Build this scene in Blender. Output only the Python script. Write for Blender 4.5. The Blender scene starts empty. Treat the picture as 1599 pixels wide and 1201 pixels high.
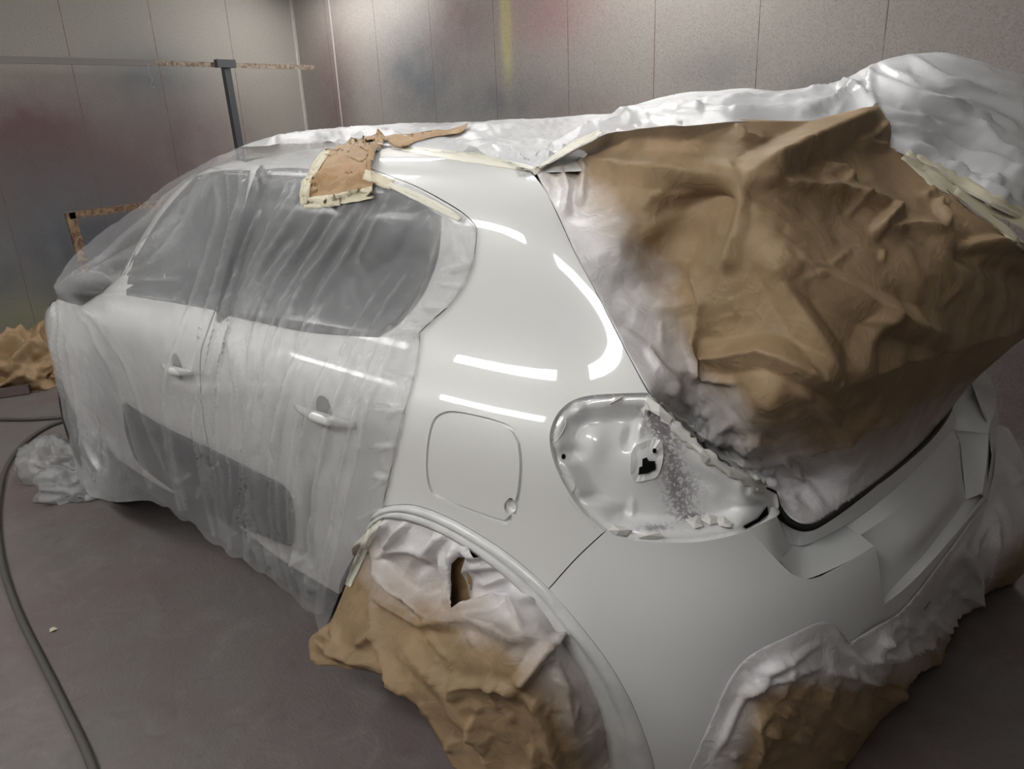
import bpy, bmesh, math, random
import numpy as np
from mathutils import Vector, noise
from mathutils.bvhtree import BVHTree
from mathutils.geometry import delaunay_2d_cdt

C = bpy.context.scene
COL = C.collection
R_ = math.radians
random.seed(7)

# ------------------------------------------------------------------ camera
# car frame: x forward from the rear bumper, y to the car's left, z up, metres
CAM = np.array([-0.378, 1.798, 1.525])
YAW, PITCH, ROLL, FOC = R_(-47.116), R_(19.27), R_(-2.4575), 1178.0
_f = np.array([math.cos(PITCH)*math.cos(YAW), math.cos(PITCH)*math.sin(YAW), -math.sin(PITCH)])
_r0 = np.array([math.sin(YAW), -math.cos(YAW), 0.0]); _u0 = np.cross(_r0, _f)
_r = math.cos(ROLL)*_r0 + math.sin(ROLL)*_u0
_u = -math.sin(ROLL)*_r0 + math.cos(ROLL)*_u0
cd = bpy.data.cameras.new('camera'); cam = bpy.data.objects.new('camera', cd); COL.objects.link(cam)
cd.sensor_fit = 'HORIZONTAL'; cd.sensor_width = 36.0; cd.lens = FOC/1599*36.0
cd.clip_start = 0.02; cd.clip_end = 60
from mathutils import Matrix
cam.matrix_world = Matrix(((_r[0], _u[0], -_f[0], CAM[0]), (_r[1], _u[1], -_f[1], CAM[1]), (_r[2], _u[2], -_f[2], CAM[2]), (0, 0, 0, 1)))
C.camera = cam

# ------------------------------------------------------------------ world, exposure
w = bpy.data.worlds.new('booth_world'); C.world = w; w.use_nodes = True
w.node_tree.nodes['Background'].inputs[0].default_value = (0.5, 0.55, 0.6, 1)
w.node_tree.nodes['Background'].inputs[1].default_value = 0.02
C.view_settings.view_transform = 'Standard'; C.view_settings.look = 'None'
C.view_settings.gamma = 1; C.view_settings.use_curve_mapping = False
C.view_settings.exposure = 0.5

# ------------------------------------------------------------------ small helpers
def tag(o, label=None, cat=None, group=None, kind=None):
    if label: o['label'] = label
    if cat: o['category'] = cat
    if group: o['group'] = group
    if kind: o['kind'] = kind
    return o
def empty(name, loc, label=None, cat=None, group=None, kind=None):
    o = bpy.data.objects.new(name, None); COL.objects.link(o); o.location = loc
    o.empty_display_size = .05
    return tag(o, label, cat, group, kind)
def link(name, me, mat, parent=None):
    o = bpy.data.objects.new(name, me); COL.objects.link(o)
    if mat is not None: me.materials.append(mat)
    if parent is not None:
        o.parent = parent
        o.matrix_parent_inverse = Matrix.Translation(-Vector(parent.location)) if parent.parent is None else Matrix.Identity(4)
    return o
def mesh(name, verts, faces, mat, parent=None, smooth=True):
    me = bpy.data.meshes.new(name)
    me.from_pydata([tuple(map(float, v)) for v in verts], [], [tuple(int(i) for i in f) for f in faces])
    if smooth: me.polygons.foreach_set('use_smooth', [True]*len(me.polygons))
    me.update()
    return link(name, me, mat, parent)
def bmobj(name, bm, mat, parent=None, smooth=False):
    me = bpy.data.meshes.new(name); bmesh.ops.recalc_face_normals(bm, faces=bm.faces); bm.to_mesh(me); bm.free()
    if smooth: me.polygons.foreach_set('use_smooth', [True]*len(me.polygons))
    return link(name, me, mat, parent)
def box(bm, a, b, bev=0):
    r = bmesh.ops.create_cube(bm, size=1)
    for v in r['verts']:
        v.co = Vector([(a[i]+b[i])/2+v.co[i]*(b[i]-a[i]) for i in range(3)])
    if bev:
        ed = {e for v in r['verts'] for e in v.link_edges}
        bmesh.ops.bevel(bm, geom=list(ed), offset=bev, segments=2, affect='EDGES', profile=.5)
def obar(bm, p, q, wv, t, up=(0, 0, 1)):
    """rectangular bar from p to q, wv wide along up-ish, t thick"""
    p = Vector(p); q = Vector(q); d = (q-p).normalized(); s = d.cross(Vector(up)).normalized(); n = s.cross(d)
    vs = [bm.verts.new(c+s*a*t/2+n*b*wv/2) for c in (p, q) for a, b in ((-1, -1), (1, -1), (1, 1), (-1, 1))]
    for f in ((0, 1, 2, 3), (7, 6, 5, 4), (0, 4, 5, 1), (1, 5, 6, 2), (2, 6, 7, 3), (3, 7, 4, 0)):
        bm.faces.new([vs[i] for i in f])
def catmull(P, n=8, closed=False):
    P = [np.asarray(p, float) for p in P]; out = []; N = len(P)
    rng = range(N if closed else N-1)
    for i in rng:
        if closed: a, b, c, d = P[(i-1) % N], P[i], P[(i+1) % N], P[(i+2) % N]
        else: a, b, c, d = P[max(i-1, 0)], P[i], P[i+1], P[min(i+2, N-1)]
        for k in range(n):
            t = k/n
            out.append(.5*((2*b)+(-a+c)*t+(2*a-5*b+4*c-d)*t*t+(-a+3*b-3*c+d)*t**3))
    if not closed: out.append(P[-1])
    return out
def tube(name, pts, rad, mat, parent=None, n=10, flat=1.0):
    """tube mesh along a 3D polyline; rad number or per point"""
    pts = [Vector(p) for p in pts]; vs = []; fs = []; N = len(pts)
    up = Vector((0, 0, 1))
    for i, p in enumerate(pts):
        d = (pts[min(i+1, N-1)]-pts[max(i-1, 0)]).normalized()
        s = d.cross(up)
        if s.length < 1e-3: s = d.cross(Vector((1, 0, 0)))
        s.normalize(); m = s.cross(d)
        r = rad[i] if hasattr(rad, '__len__') else rad
        for k in range(n):
            a = 2*math.pi*k/n; vs.append(p+s*math.cos(a)*r+m*math.sin(a)*r*flat)
    for i in range(N-1):
        for k in range(n):
            fs.append((i*n+k, i*n+(k+1) % n, (i+1)*n+(k+1) % n, (i+1)*n+k))
    fs.append(tuple(range(n))[::-1]); fs.append(tuple((N-1)*n+k for k in range(n)))
    return mesh(name, vs, fs, mat, parent)

# rays of the calibrated camera: used to find where things stand in the room
def rayd(px, py):
    return _f + (px-799.5)/FOC*_r - (py-600.5)/FOC*_u
def hit(px, py, x=None, y=None, z=None):
    d = rayd(px, py); ax, val = (0, x) if x is not None else ((1, y) if y is not None else (2, z))
    return CAM + (val-CAM[ax])/d[ax]*d
def dep(P): return float((np.asarray(P)-CAM) @ _f)
def topx(P):
    d = np.asarray(P, float)-CAM; z = d @ _f
    return (799.5+FOC*(d @ _r)/z, 600.5-FOC*(d @ _u)/z)

# ------------------------------------------------------------------ materials
def mat(name, base=(.8, .8, .8), rough=.5, metal=0, coat=0, coat_rough=.03, spec=None):
    m = bpy.data.materials.new(name); m.use_nodes = True; b = m.node_tree.nodes['Principled BSDF']
    b.inputs['Base Color'].default_value = (*base, 1); b.inputs['Roughness'].default_value = rough
    b.inputs['Metallic'].default_value = metal; b.inputs['Coat Weight'].default_value = coat
    b.inputs['Coat Roughness'].default_value = coat_rough
    if spec is not None: b.inputs['Specular IOR Level'].default_value = spec
    return m
class NT:
    def __init__(s, m): s.t = m.node_tree; s.n = s.t.nodes; s.l = s.t.links; s.b = s.n.get('Principled BSDF')
    def new(s, t, **k):
        o = s.n.new(t)
        for a, v in k.items(): setattr(o, a, v)
        return o
    def put(s, sock, v):
        if hasattr(v, 'is_linked') or hasattr(v, 'links'): s.l.new(v, sock)
        else: sock.default_value = v
    def coord(s, scale=(1, 1, 1), loc=(0, 0, 0), rot=(0, 0, 0)):
        c = s.new('ShaderNodeTexCoord'); m = s.new('ShaderNodeMapping'); s.l.new(c.outputs['Object'], m.inputs[0])
        m.inputs['Scale'].default_value = scale; m.inputs['Location'].default_value = loc; m.inputs['Rotation'].default_value = rot
        return m.outputs[0]
    def noise(s, vec, scale=5, detail=6, rough=.55, dist=0):
        o = s.new('ShaderNodeTexNoise'); s.l.new(vec, o.inputs['Vector']); o.inputs['Scale'].default_value = scale
        o.inputs['Detail'].default_value = detail; o.inputs['Roughness'].default_value = rough; o.inputs['Distortion'].default_value = dist
        return o.outputs[0]
    def voro(s, vec, scale=5, feat='F1', rnd=1):
        o = s.new('ShaderNodeTexVoronoi', feature=feat); s.l.new(vec, o.inputs['Vector']); o.inputs['Scale'].default_value = scale
        o.inputs['Randomness'].default_value = rnd
        return o.outputs['Distance']
    def ramp(s, fac, stops):
        o = s.new('ShaderNodeValToRGB'); s.l.new(fac, o.inputs[0]); e = o.color_ramp.elements
        while len(e) < len(stops): e.new(.5)
        for i, (p, c) in enumerate(stops):
            e[i].position = p; e[i].color = (*c, 1) if hasattr(c, '__len__') else (c, c, c, 1)
        return o.outputs[0]
    def mix(s, fac, a, b, mode='MIX'):
        o = s.new('ShaderNodeMix', data_type='RGBA', blend_type=mode)
        s.put(o.inputs[0], fac)
        for k, v in ((6, a), (7, b)):
            if isinstance(v, tuple): o.inputs[k].default_value = (*v, 1)
            else: s.l.new(v, o.inputs[k])
        return o.outputs[2]
    def math(s, op, a, b=0., clamp=False):
        o = s.new('ShaderNodeMath', operation=op, use_clamp=clamp); s.put(o.inputs[0], a); s.put(o.inputs[1], b)
        return o.outputs[0]
    def bump(s, h, strength=.3, dist=.01, normal=None):
        o = s.new('ShaderNodeBump'); o.inputs['Strength'].default_value = strength; o.inputs['Distance'].default_value = dist
        s.l.new(h, o.inputs['Height'])
        if normal: s.l.new(normal, o.inputs['Normal'])
        return o.outputs[0]
    def attr(s, name):
        o = s.new('ShaderNodeAttribute', attribute_name=name); return o.outputs['Fac']

M = {}
M['paint'] = mat('white_car_paint', (.74, .745, .735), .35, 0, 1, .02)
M['bumper'] = mat('white_bumper_paint', (.72, .735, .735), .42, 0, .35, .12)
M['gap'] = mat('dark_panel_gap', (.03, .03, .03), .6)
M['rubber'] = mat('black_rubber', (.012, .012, .012), .45)
M['glass'] = mat('dark_window_glass', (.135, .145, .15), .15)
M['black_plastic'] = mat('black_plastic', (.03, .03, .035), .5)
M['cladding'] = mat('dark_grey_cladding', (.035, .035, .042), .5)
M['tyre'] = mat('tyre_rubber', (.018, .018, .018), .7)
M['alloy'] = mat('wheel_metal', (.45, .46, .47), .35, .9)
M['handle'] = mat('handle_white', (.74, .745, .735), .3, 0, 1, .03)
M['hole'] = mat('dark_opening', (.006, .006, .006), .9, spec=.1)

def kraft(name, base=(.31, .213, .120), attr=True, seed=0):
    m = mat(name, base, .62); t = NT(m); v = t.coord(loc=(seed*3.1, seed, 0))
    n = t.noise(v, 9, 5); fine = t.noise(v, 260, 3)
    col = t.mix(t.ramp(n, [(.3, 0), (.7, 1)]), tuple(c*.84 for c in base), tuple(min(1, c*1.14) for c in base))
    if attr:
        a = t.attr('spray')
        k = t.math('ADD', a, t.math('MULTIPLY', t.math('SUBTRACT', t.noise(v, 14, 6), .5), .55))
        k = t.ramp(k, [(.25, 0), (.95, 1)])
        col = t.mix(k, col, (.66, .645, .66))
        t.l.new(t.math('SUBTRACT', .6, t.math('MULTIPLY', k, .27)), t.b.inputs['Roughness'])
    t.l.new(col, t.b.inputs['Base Color'])
    cr = t.math('ABSOLUTE', t.math('SUBTRACT', t.noise(v, 10, 2, .4, .6), .5)); cr = t.math('MULTIPLY', cr, -7.); cr2 = t.math('MULTIPLY', t.math('ABSOLUTE', t.math('SUBTRACT', t.noise(v, 28, 2, .5, .8), .5)), -3.5)
    h = t.math('ADD', t.math('MULTIPLY', cr, .5), t.math('ADD', cr2, t.math('MULTIPLY', fine, .08)))
    t.l.new(t.bump(h, .22, .006), t.b.inputs['Normal'])
    t.b.inputs['Specular IOR Level'].default_value = .45
    return m
M['kraft'] = kraft('brown_masking_paper')
M['kraft_plain'] = kraft('brown_masking_paper_plain', (.36, .23, .115), False, 2)
M['kraft_pile'] = kraft('brown_crumpled_paper', (.37, .25, .14), False, 5)
M['tape'] = mat('cream_masking_tape', (.62, .57, .43), .6)
M['tape_pale'] = mat('pale_film_tape', (.74, .72, .62), .4)
_t = NT(M['tape']); _t.l.new(_t.bump(_t.noise(_t.coord(), 120, 4), .3, .003), _t.b.inputs['Normal'])

def film(name, trans=.55, col=(.80, .81, .83), trl=.4, rough=.18, stretch=(1, 1, 1), bscale=22, bstr=.35, gl=.25):
    """thin milky plastic film: part see-through, part scattering, with a glossy skin"""
    m = bpy.data.materials.new(name); m.use_nodes = True; t = NT(m); n = t.n
    n.remove(t.b); out = n['Material Output']
    v = t.coord(scale=stretch); 
    h = t.math('ADD', t.noise(v, bscale, 7, .6, 2.5), t.math('MULTIPLY', t.voro(v, bscale*.8, 'DISTANCE_TO_EDGE'), -.5))
    bn = t.bump(h, bstr, .012)
    d = t.new('ShaderNodeBsdfDiffuse'); d.inputs[0].default_value = (*col, 1); t.l.new(bn, d.inputs['Normal'])
    tl = t.new('ShaderNodeBsdfTranslucent'); tl.inputs[0].default_value = (*col, 1); t.l.new(bn, tl.inputs['Normal'])
    m1 = t.new('ShaderNodeMixShader'); m1.inputs[0].default_value = trl; t.l.new(d.outputs[0], m1.inputs[1]); t.l.new(tl.outputs[0], m1.inputs[2])
    tr = t.new('ShaderNodeBsdfTransparent'); tr.inputs[0].default_value = (.97, .97, .97, 1)
    m2 = t.new('ShaderNodeMixShader')
    a = t.attr('milk')          # thicker, doubled-over film is milkier
    fac = t.math('SUBTRACT', trans, t.math('ADD', a, t.math('MULTIPLY', t.math('SUBTRACT', t.noise(v, 5, 3), .5), .12)), True)
    t.l.new(fac, m2.inputs[0]); t.l.new(m1.outputs[0], m2.inputs[1]); t.l.new(tr.outputs[0], m2.inputs[2])
    g = t.new('ShaderNodeBsdfGlossy'); g.inputs['Roughness'].default_value = rough; t.l.new(bn, g.inputs['Normal'])
    fr = t.new('ShaderNodeFresnel'); fr.inputs[0].default_value = 1.5; t.l.new(bn, fr.inputs['Normal'])
    k = t.math('ADD', t.math('MULTIPLY', fr.outputs[0], .55), gl*.12, True)
    m3 = t.new('ShaderNodeMixShader'); t.l.new(k, m3.inputs[0]); t.l.new(m2.outputs[0], m3.inputs[1]); t.l.new(g.outputs[0], m3.inputs[2])
    t.l.new(m3.outputs[0], out.inputs[0])
    return m
M['film'] = film('clear_masking_film', .79, col=(.9, .91, .93), bstr=.4, gl=0, rough=.13, stretch=(1, 1, .45))
M['film_roof'] = film('white_roof_film', .25, col=(.93, .94, .96), rough=.25, gl=0, stretch=(1, 1, 1), bstr=.3)
M['film_hatch'] = film('silver_white_film', .08, col=(.95, .96, .985), rough=.25, bstr=.12, bscale=9, gl=.3)
M['film_heap'] = film('crumpled_clear_film', .70, col=(.95, .97, .98), rough=.12, bstr=.5, bscale=12)

# room surfaces
def wall_mat(name, axis, pitch, off, base, dirt, tints, seed, dust=.42):
    """painted steel panels with joints every `pitch` along `axis`; overspray blots in old paint colours"""
    m = mat(name, base, .55); t = NT(m); c = t.new('ShaderNodeTexCoord'); sp = t.new('ShaderNodeSeparateXYZ'); t.l.new(c.outputs['Object'], sp.inputs[0])
    P = c.outputs['Object']
    mp = t.coord(loc=(seed, seed*2, 0))
    a = sp.outputs[axis]; z = sp.outputs[2]
    big = t.noise(mp, .9, 3); mid = t.noise(mp, 6, 6, .6); fine = t.noise(mp, 130, 3, .7)
    col = t.mix(t.ramp(mid, [(.3, 0), (.75, 1)]), base, tuple(x*.86 for x in base))
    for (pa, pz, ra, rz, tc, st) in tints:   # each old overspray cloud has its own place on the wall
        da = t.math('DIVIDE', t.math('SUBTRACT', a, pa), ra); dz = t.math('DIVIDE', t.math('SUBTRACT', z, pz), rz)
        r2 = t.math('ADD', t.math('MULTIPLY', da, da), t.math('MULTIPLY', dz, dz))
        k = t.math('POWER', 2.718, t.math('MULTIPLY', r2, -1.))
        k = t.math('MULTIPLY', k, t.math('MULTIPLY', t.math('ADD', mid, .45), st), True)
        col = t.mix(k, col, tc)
    sm = t.ramp(t.math('ADD', fine, t.math('MULTIPLY', mid, .3)), [(.50, (.45, .44, .43)), (.68, (1, 1, 1))])
    col = t.mix(dust, col, sm, 'MULTIPLY')
    spk = t.ramp(t.voro(mp, 52), [(.07, 1), (.15, 0)])
    spk = t.math('MULTIPLY', spk, t.ramp(t.noise(mp, 17, 3), [(.48, 0), (.58, .8)]))
    col = t.mix(spk, col, (.09, .08, .075))
    fr = t.math('FRACT', t.math('ADD', t.math('DIVIDE', t.math('SUBTRACT', a, off), pitch), 40.), 0.)
    dd = t.math('MULTIPLY', t.math('ABSOLUTE', t.math('SUBTRACT', fr, .5)), pitch)      # .5*pitch at joint
    j = t.math('GREATER_THAN', dd, pitch/2-.0028)
    col = t.mix(t.math('MULTIPLY', j, t.ramp(t.noise(mp, 14, 4), [(.3, .35), (.6, .9)])), col, (.16, .085, .065))
    t.l.new(col, t.b.inputs['Base Color'])
    t.l.new(t.bump(t.math('SUBTRACT', fine, t.math('MULTIPLY', j, 3.)), .12, .002), t.b.inputs['Normal'])
    t.b.inputs['Roughness'].default_value = .68; t.b.inputs['Specular IOR Level'].default_value = .3
    return m
# ------------------------------------------------------------------ the booth
XW, YR, YL, XB, ZC = 5.7, -2.22, 2.75, -2.6, 2.75
RED, BLUE, GRN, YEL = (.17, .095, .10), (.10, .125, .155), (.25, .26, .16), (.52, .48, .26)
GREY = (.20, .19, .185)
def wp(px, py): return hit(px, py, x=XW)
def rp(px, py): return hit(px, py, y=YR)
def tf(px, py, ra, rz, c, st): p = wp(px, py); return (p[1], p[2], ra, rz, c, st)
def tr_(px, py, ra, rz, c, st): p = rp(px, py); return (p[0], p[2], ra, rz, c, st)
M['wall_front'] = wall_mat('front_wall_steel', 1, .615, -2.23, (.40, .38, .345), None, [
    tf(60, 235, .55, .38, RED, 1.3), tf(230, 190, .42, .42, GREY, .9), tf(180, 300, .5, .45, RED, 1.0), tf(330, 230, .5, .4, RED, .55), tf(10, 420, .5, .25, BLUE, 1.3), tf(240, 120, .35, .18, BLUE, .5), tf(60, 330, .9, .5, (.13, .11, .115), 1.1), tf(100, 420, .8, .5, GREY, 1.0),
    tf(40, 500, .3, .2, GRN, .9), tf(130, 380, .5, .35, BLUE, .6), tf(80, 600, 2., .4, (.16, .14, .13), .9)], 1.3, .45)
M['wall_right'] = wall_mat('right_wall_steel', 0, .62, .9, (.43, .395, .365), None, [
    tr_(655, 120, .45, .4, BLUE, .75), tr_(720, 30, .35, .3, RED, .6), tr_(520, 150, .35, .6, RED, .75), tr_(780, 160, .5, .22, BLUE, .6), tr_(790, 35, .045, .3, YEL, 1.6), tr_(860, 20, .35, .2, (.42, .2, .22), .55), tr_(905, 180, .4, .2, RED, .35),
    tr_(1290, 150, .2, .12, BLUE, .5), tr_(1120, 110, .25, .12, BLUE, .3), tr_(1590, 560, .6, .9, (.19, .15, .16), .85), tr_(480, 60, .3, .8, (.3, .26, .24), .5)], 4.7)
M['wall_plain'] = wall_mat('plain_wall_steel', 0, .62, .9, (.42, .40, .38), None, [], 7.7)
M['ceiling'] = mat('ceiling_steel', (.52, .52, .50), .6)
_t = NT(M['ceiling']); _v = _t.coord(); _t.l.new(_t.mix(_t.noise(_v, 3, 6), (.55, .55, .53), (.42, .42, .41)), _t.b.inputs['Base Color'])

m = M['floor'] = mat('floor_concrete', (.15, .12, .12), .75); t = NT(m); v = t.coord()
n1 = t.noise(v, 1.3, 5, .55, .6); n2 = t.noise(v, 7, 7, .65, 1.); n3 = t.noise(v, 120, 4, .6); n4 = t.noise(t.coord(loc=(4, 2, 0)), 2.4, 6, .6, 1)
col = t.mix(t.ramp(n1, [(.38, 0), (.62, 1)]), (.172, .142, .138), (.162, .154, .143))
col = t.mix(t.ramp(n4, [(.45, 0), (.65, .5)]), col, (.155, .105, .108))
col = t.mix(t.ramp(n2, [(.5, 0), (.75, .5)]), col, (.25, .232, .222))
sc = t.noise(t.coord(scale=(3, 26, 1), rot=(0, 0, .7)), 5, 4, .6, 2.2)
col = t.mix(t.ramp(sc, [(.69, 0), (.76, .3)]), col, (.36, .32, .32))
col = t.mix(t.ramp(t.math('ADD', t.noise(v, 95, 4, .7), t.math('MULTIPLY', n2, .35)), [(.84, 0), (.92, .6)]), col, (.40, .37, .36))
col = t.mix(t.ramp(t.noise(v, 15, 5, .6, .6), [(.33, .2), (.42, 0)]), col, (.07, .06, .06))
t.l.new(col, t.b.inputs['Base Color'])
t.l.new(t.bump(t.math('ADD', n2, t.math('MULTIPLY', t.noise(t.coord(scale=(1, 2.6, 1), rot=(0, 0, .5)), 45, 6, .65, 1), .7)), .4, .012), t.b.inputs['Normal'])
t.l.new(t.math('ADD', .55, t.math('MULTIPLY', n2, .3)), t.b.inputs['Roughness'])

def slab(name, a, b, mt, kind='structure'):
    bm = bmesh.new(); box(bm, a, b); return tag(bmobj(name, bm, mt), kind=kind)
slab('floor', (XB-.1, YR-.1, -.1), (XW+.1, YL+.1, 0), M['floor'])
slab('ceiling', (XB-.1, YR-.1, ZC), (XW+.1, YL+.1, ZC+.1), M['ceiling'])
slab('wall_front', (XW, YR-.1, 0), (XW+.1, YL+.1, ZC), M['wall_front'])
slab('wall_right', (XB-.1, YR-.1, 0), (XW, YR, ZC), M['wall_right'])
slab('wall_left', (XB-.1, YL, 0), (XW, YL+.1, ZC), M['wall_plain'])
slab('wall_back', (XB-.1, YR, 0), (XB, YL, ZC), M['wall_plain'])
# light steel corner strip where the two walls meet
bm = bmesh.new(); box(bm, (XW-.006, YR, 0), (XW, YR+.02, ZC)); box(bm, (XW-.02, YR, 0), (XW, YR+.005, ZC))
tag(bmobj('trim_1', bm, mat('corner_trim', (.52, .50, .46), .5)), kind='structure')
p = rp(520, 60)
bm = bmesh.new(); box(bm, (p[0]-.007, YR, 0), (p[0]+.007, YR+.004, ZC))
tag(bmobj('trim_2', bm, bpy.data.materials['corner_trim']), kind='structure')

# tubes of the booth: housings on the ceiling, mostly above and behind the photographer
E_ = {}
def emit(name, col, st):
    m = bpy.data.materials.new(name); m.use_nodes = True; b = m.node_tree.nodes['Principled BSDF']
    b.inputs['Base Color'].default_value = (.8, .8, .8, 1); b.inputs['Emission Color'].default_value = (*col, 1); b.inputs['Emission Strength'].default_value = st
    return m
M['housing'] = mat('lamp_housing', (.6, .6, .6), .5)
def lamp(x, y, z, L, wd, st, rot, tilt, label, grp='fluorescent booth lamps'):
    e = empty('booth_lamp', (x, y, z), label, 'lamp', grp)
    e.rotation_euler = (tilt, 0, rot)
    bm = bmesh.new(); box(bm, (-L/2-.03, -wd/2-.03, 0.01), (L/2+.03, wd/2+.03, .06))
    o = bmobj('housing', bm, M['housing']); o.parent = e
    bm = bmesh.new(); box(bm, (-L/2, -wd/2, -.005), (L/2, wd/2, .012))
    o = bmobj('diffuser', bm, emit('lamp_light_%.1f' % st, (1, .985, .96), st)); o.parent = e
LAMPS = [
    (.15, 2.45, 2.45, 1.3, .2, 17, 0, R_(-40)), (2.0, 2.45, 2.45, 1.3, .2, 17, 0, R_(-40)), (3.85, 2.45, 2.45, 1.3, .2, 15, 0, R_(-40)),
    (4.6, YR+.36, 2.66, 1.3, .22, 15, 0, R_(18)), (2.0, YR+.45, 2.66, 1.3, .22, 12, 0, R_(18)),
    (3.2, .15, 2.70, 1.3, .22, 11, 0, 0), (.9, .0, 2.70, 1.3, .22, 11, 0, 0),
]
for (x, y, z, L, wd, st, ro, ti) in LAMPS:
    lamp(x, y, z, L, wd, st, ro, ti, 'white fluorescent lamp along the top of the spray booth wall')

# ------------------------------------------------------------------ body surface of the car
# one spline surface: stations run round the car (front, left side, tail, right side), rows from sill to roof line
A_ = [.975, .970, .95, .90, .80, .62, .42, .265, .165, .092, .032, .008, 0, 0]
B_ = [0, .32, .60, .86, 1.0, 1.0, 1.0, 1.0, .992, .965, .86, .60, .30, 0]
ROWS = [ # z, W, XR, XF
    (.17, .80, .0, 3.90), (.38, .862, -.05, 3.95), (.58, .875, -.062, 3.96), (.70, .873, -.045, 3.98), (.80, .872, .02, 3.95), (.91, .878, .05, 3.80), (.985, .858, .055, 3.45),
    (1.05, .792, .09, 3.12), (1.13, .752, .15, 2.92), (1.24, .732, .26, 2.72), (1.34, .71, .37, 2.52), (1.415, .665, .46, 2.33), (1.452, .55, .55, 2.2), (1.478, .30, .68, 2.1), (1.484, 0., .8, 2.0)]
nr = len(ROWS)
def plan():
    P = []
    L = list(zip(A_, B_, [1]*14)) + [(a, b, -1) for a, b in list(zip(A_, B_))[-2::-1]]
    for k, (a, b, s) in enumerate(L):
        col = []
        for j, (z, W, XR, XF) in enumerate(ROWS):
            zz = z
            if a > .75 and 4 <= j <= 7: zz = z - (a-.75)/.25*(.05+.05*(j-4))
            x = XR+(XF-XR)*a; y = s*W*b
            fade = max(0, 1-x/1.2)
            x -= .05*fade*(max(-.9, -y-0)+.37)*1.0 if y < .37 else -.05*fade*(y-.37)
            if j == nr-1: y = 0
            col.append((x, y, zz))
        P.append(col)
    return np.array(P)
CP = plan(); NU, NV = CP.shape[:2]
def bs(P, t):      # uniform cubic B-spline along axis 0 with clamped ends
    n = P.shape[0]; Q = np.concatenate([2*P[:1]-P[1:2], P, 2*P[-1:]-P[-2:-1]])
    t = np.clip(t, 0, n-1-1e-9); i = np.floor(t).astype(int); f = t-i
    w = [(1-f)**3/6, (3*f**3-6*f**2+4)/6, (-3*f**3+3*f**2+3*f+1)/6, f**3/6]
    return i, w, Q
def evalB(u, v):
    u = np.atleast_1d(np.asarray(u, float)); v = np.atleast_1d(np.asarray(v, float))
    i, wi, Q = bs(CP, u)
    Qv = np.concatenate([2*Q[:, :1]-Q[:, 1:2], Q, 2*Q[:, -1:]-Q[:, -2:-1]], axis=1)
    v = np.clip(v, 0, NV-1-1e-9); j = np.floor(v).astype(int); f = v-j
    wj = [(1-f)**3/6, (3*f**3-6*f**2+4)/6, (-3*f**3+3*f**2+3*f+1)/6, f**3/6]
    out = np.zeros((len(u), 3))
    for a in range(4):
        for b in range(4): out += (wi[a]*wj[b])[:, None]*Qv[i+a, j+b]
    return out
def normB(u, v):
    e = 1e-3
    du = evalB(np.minimum(u+e, NU-1), v)-evalB(np.maximum(u-e, 0), v)
    dv = evalB(u, np.minimum(v+e, NV-1.02))-evalB(u, np.maximum(v-e, 0))
    n = np.cross(dv, du); n /= np.linalg.norm(n, axis=1)[:, None]+1e-12
    return n*SGN
SGN = 1
_n = normB(np.array([6.5]), np.array([3.])); SGN = 1 if _n[0][1] > 0 else -1
GU, GV = (NU-1)*10, (NV-1)*10
_uu, _vv = np.meshgrid(np.linspace(0, NU-1, GU+1), np.linspace(0, NV-1, GV+1), indexing='ij')
GP = evalB(_uu.ravel(), _vv.ravel())
_fc = [(i*(GV+1)+j, (i+1)*(GV+1)+j, (i+1)*(GV+1)+j+1, i*(GV+1)+j+1) for i in range(GU) for j in range(GV)]
TREE = BVHTree.FromPolygons([tuple(p) for p in GP], _fc)
def pxuv(px, py):
    """(u, v) on the body surface seen at a photo point"""
    d = rayd(px, py); loc, nrm, idx, dist = TREE.ray_cast(Vector(CAM), Vector(d))
    if loc is None:
        # beyond the outline: nearest surface point to the ray
        best = None
        for tt in np.linspace(.6, 4.5, 60):
            q = TREE.find_nearest(Vector(CAM+d*tt))
            if best is None or q[3] < best[3]: best = q
        loc, nrm, idx, dist = best
    i, j = divmod(idx, GV); u, v = (i+.5)/10, (j+.5)/10
    T = np.array(loc)
    for _ in range(6):
        p = evalB(u, v)[0]; e = 1e-3
        J = np.stack([(evalB(u+e, v)[0]-p)/e, (evalB(u, v+e)[0]-p)/e], 1)
        s = np.linalg.lstsq(J, T-p, rcond=None)[0]
        u = float(np.clip(u+np.clip(s[0], -.3, .3), 0, NU-1)); v = float(np.clip(v+np.clip(s[1], -.3, .3), 0, NV-1))
    return u, v
def bdepth(px, py):
    d = rayd(px, py); loc = TREE.ray_cast(Vector(CAM), Vector(d))[0]
    return None if loc is None else dep(loc)

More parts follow.
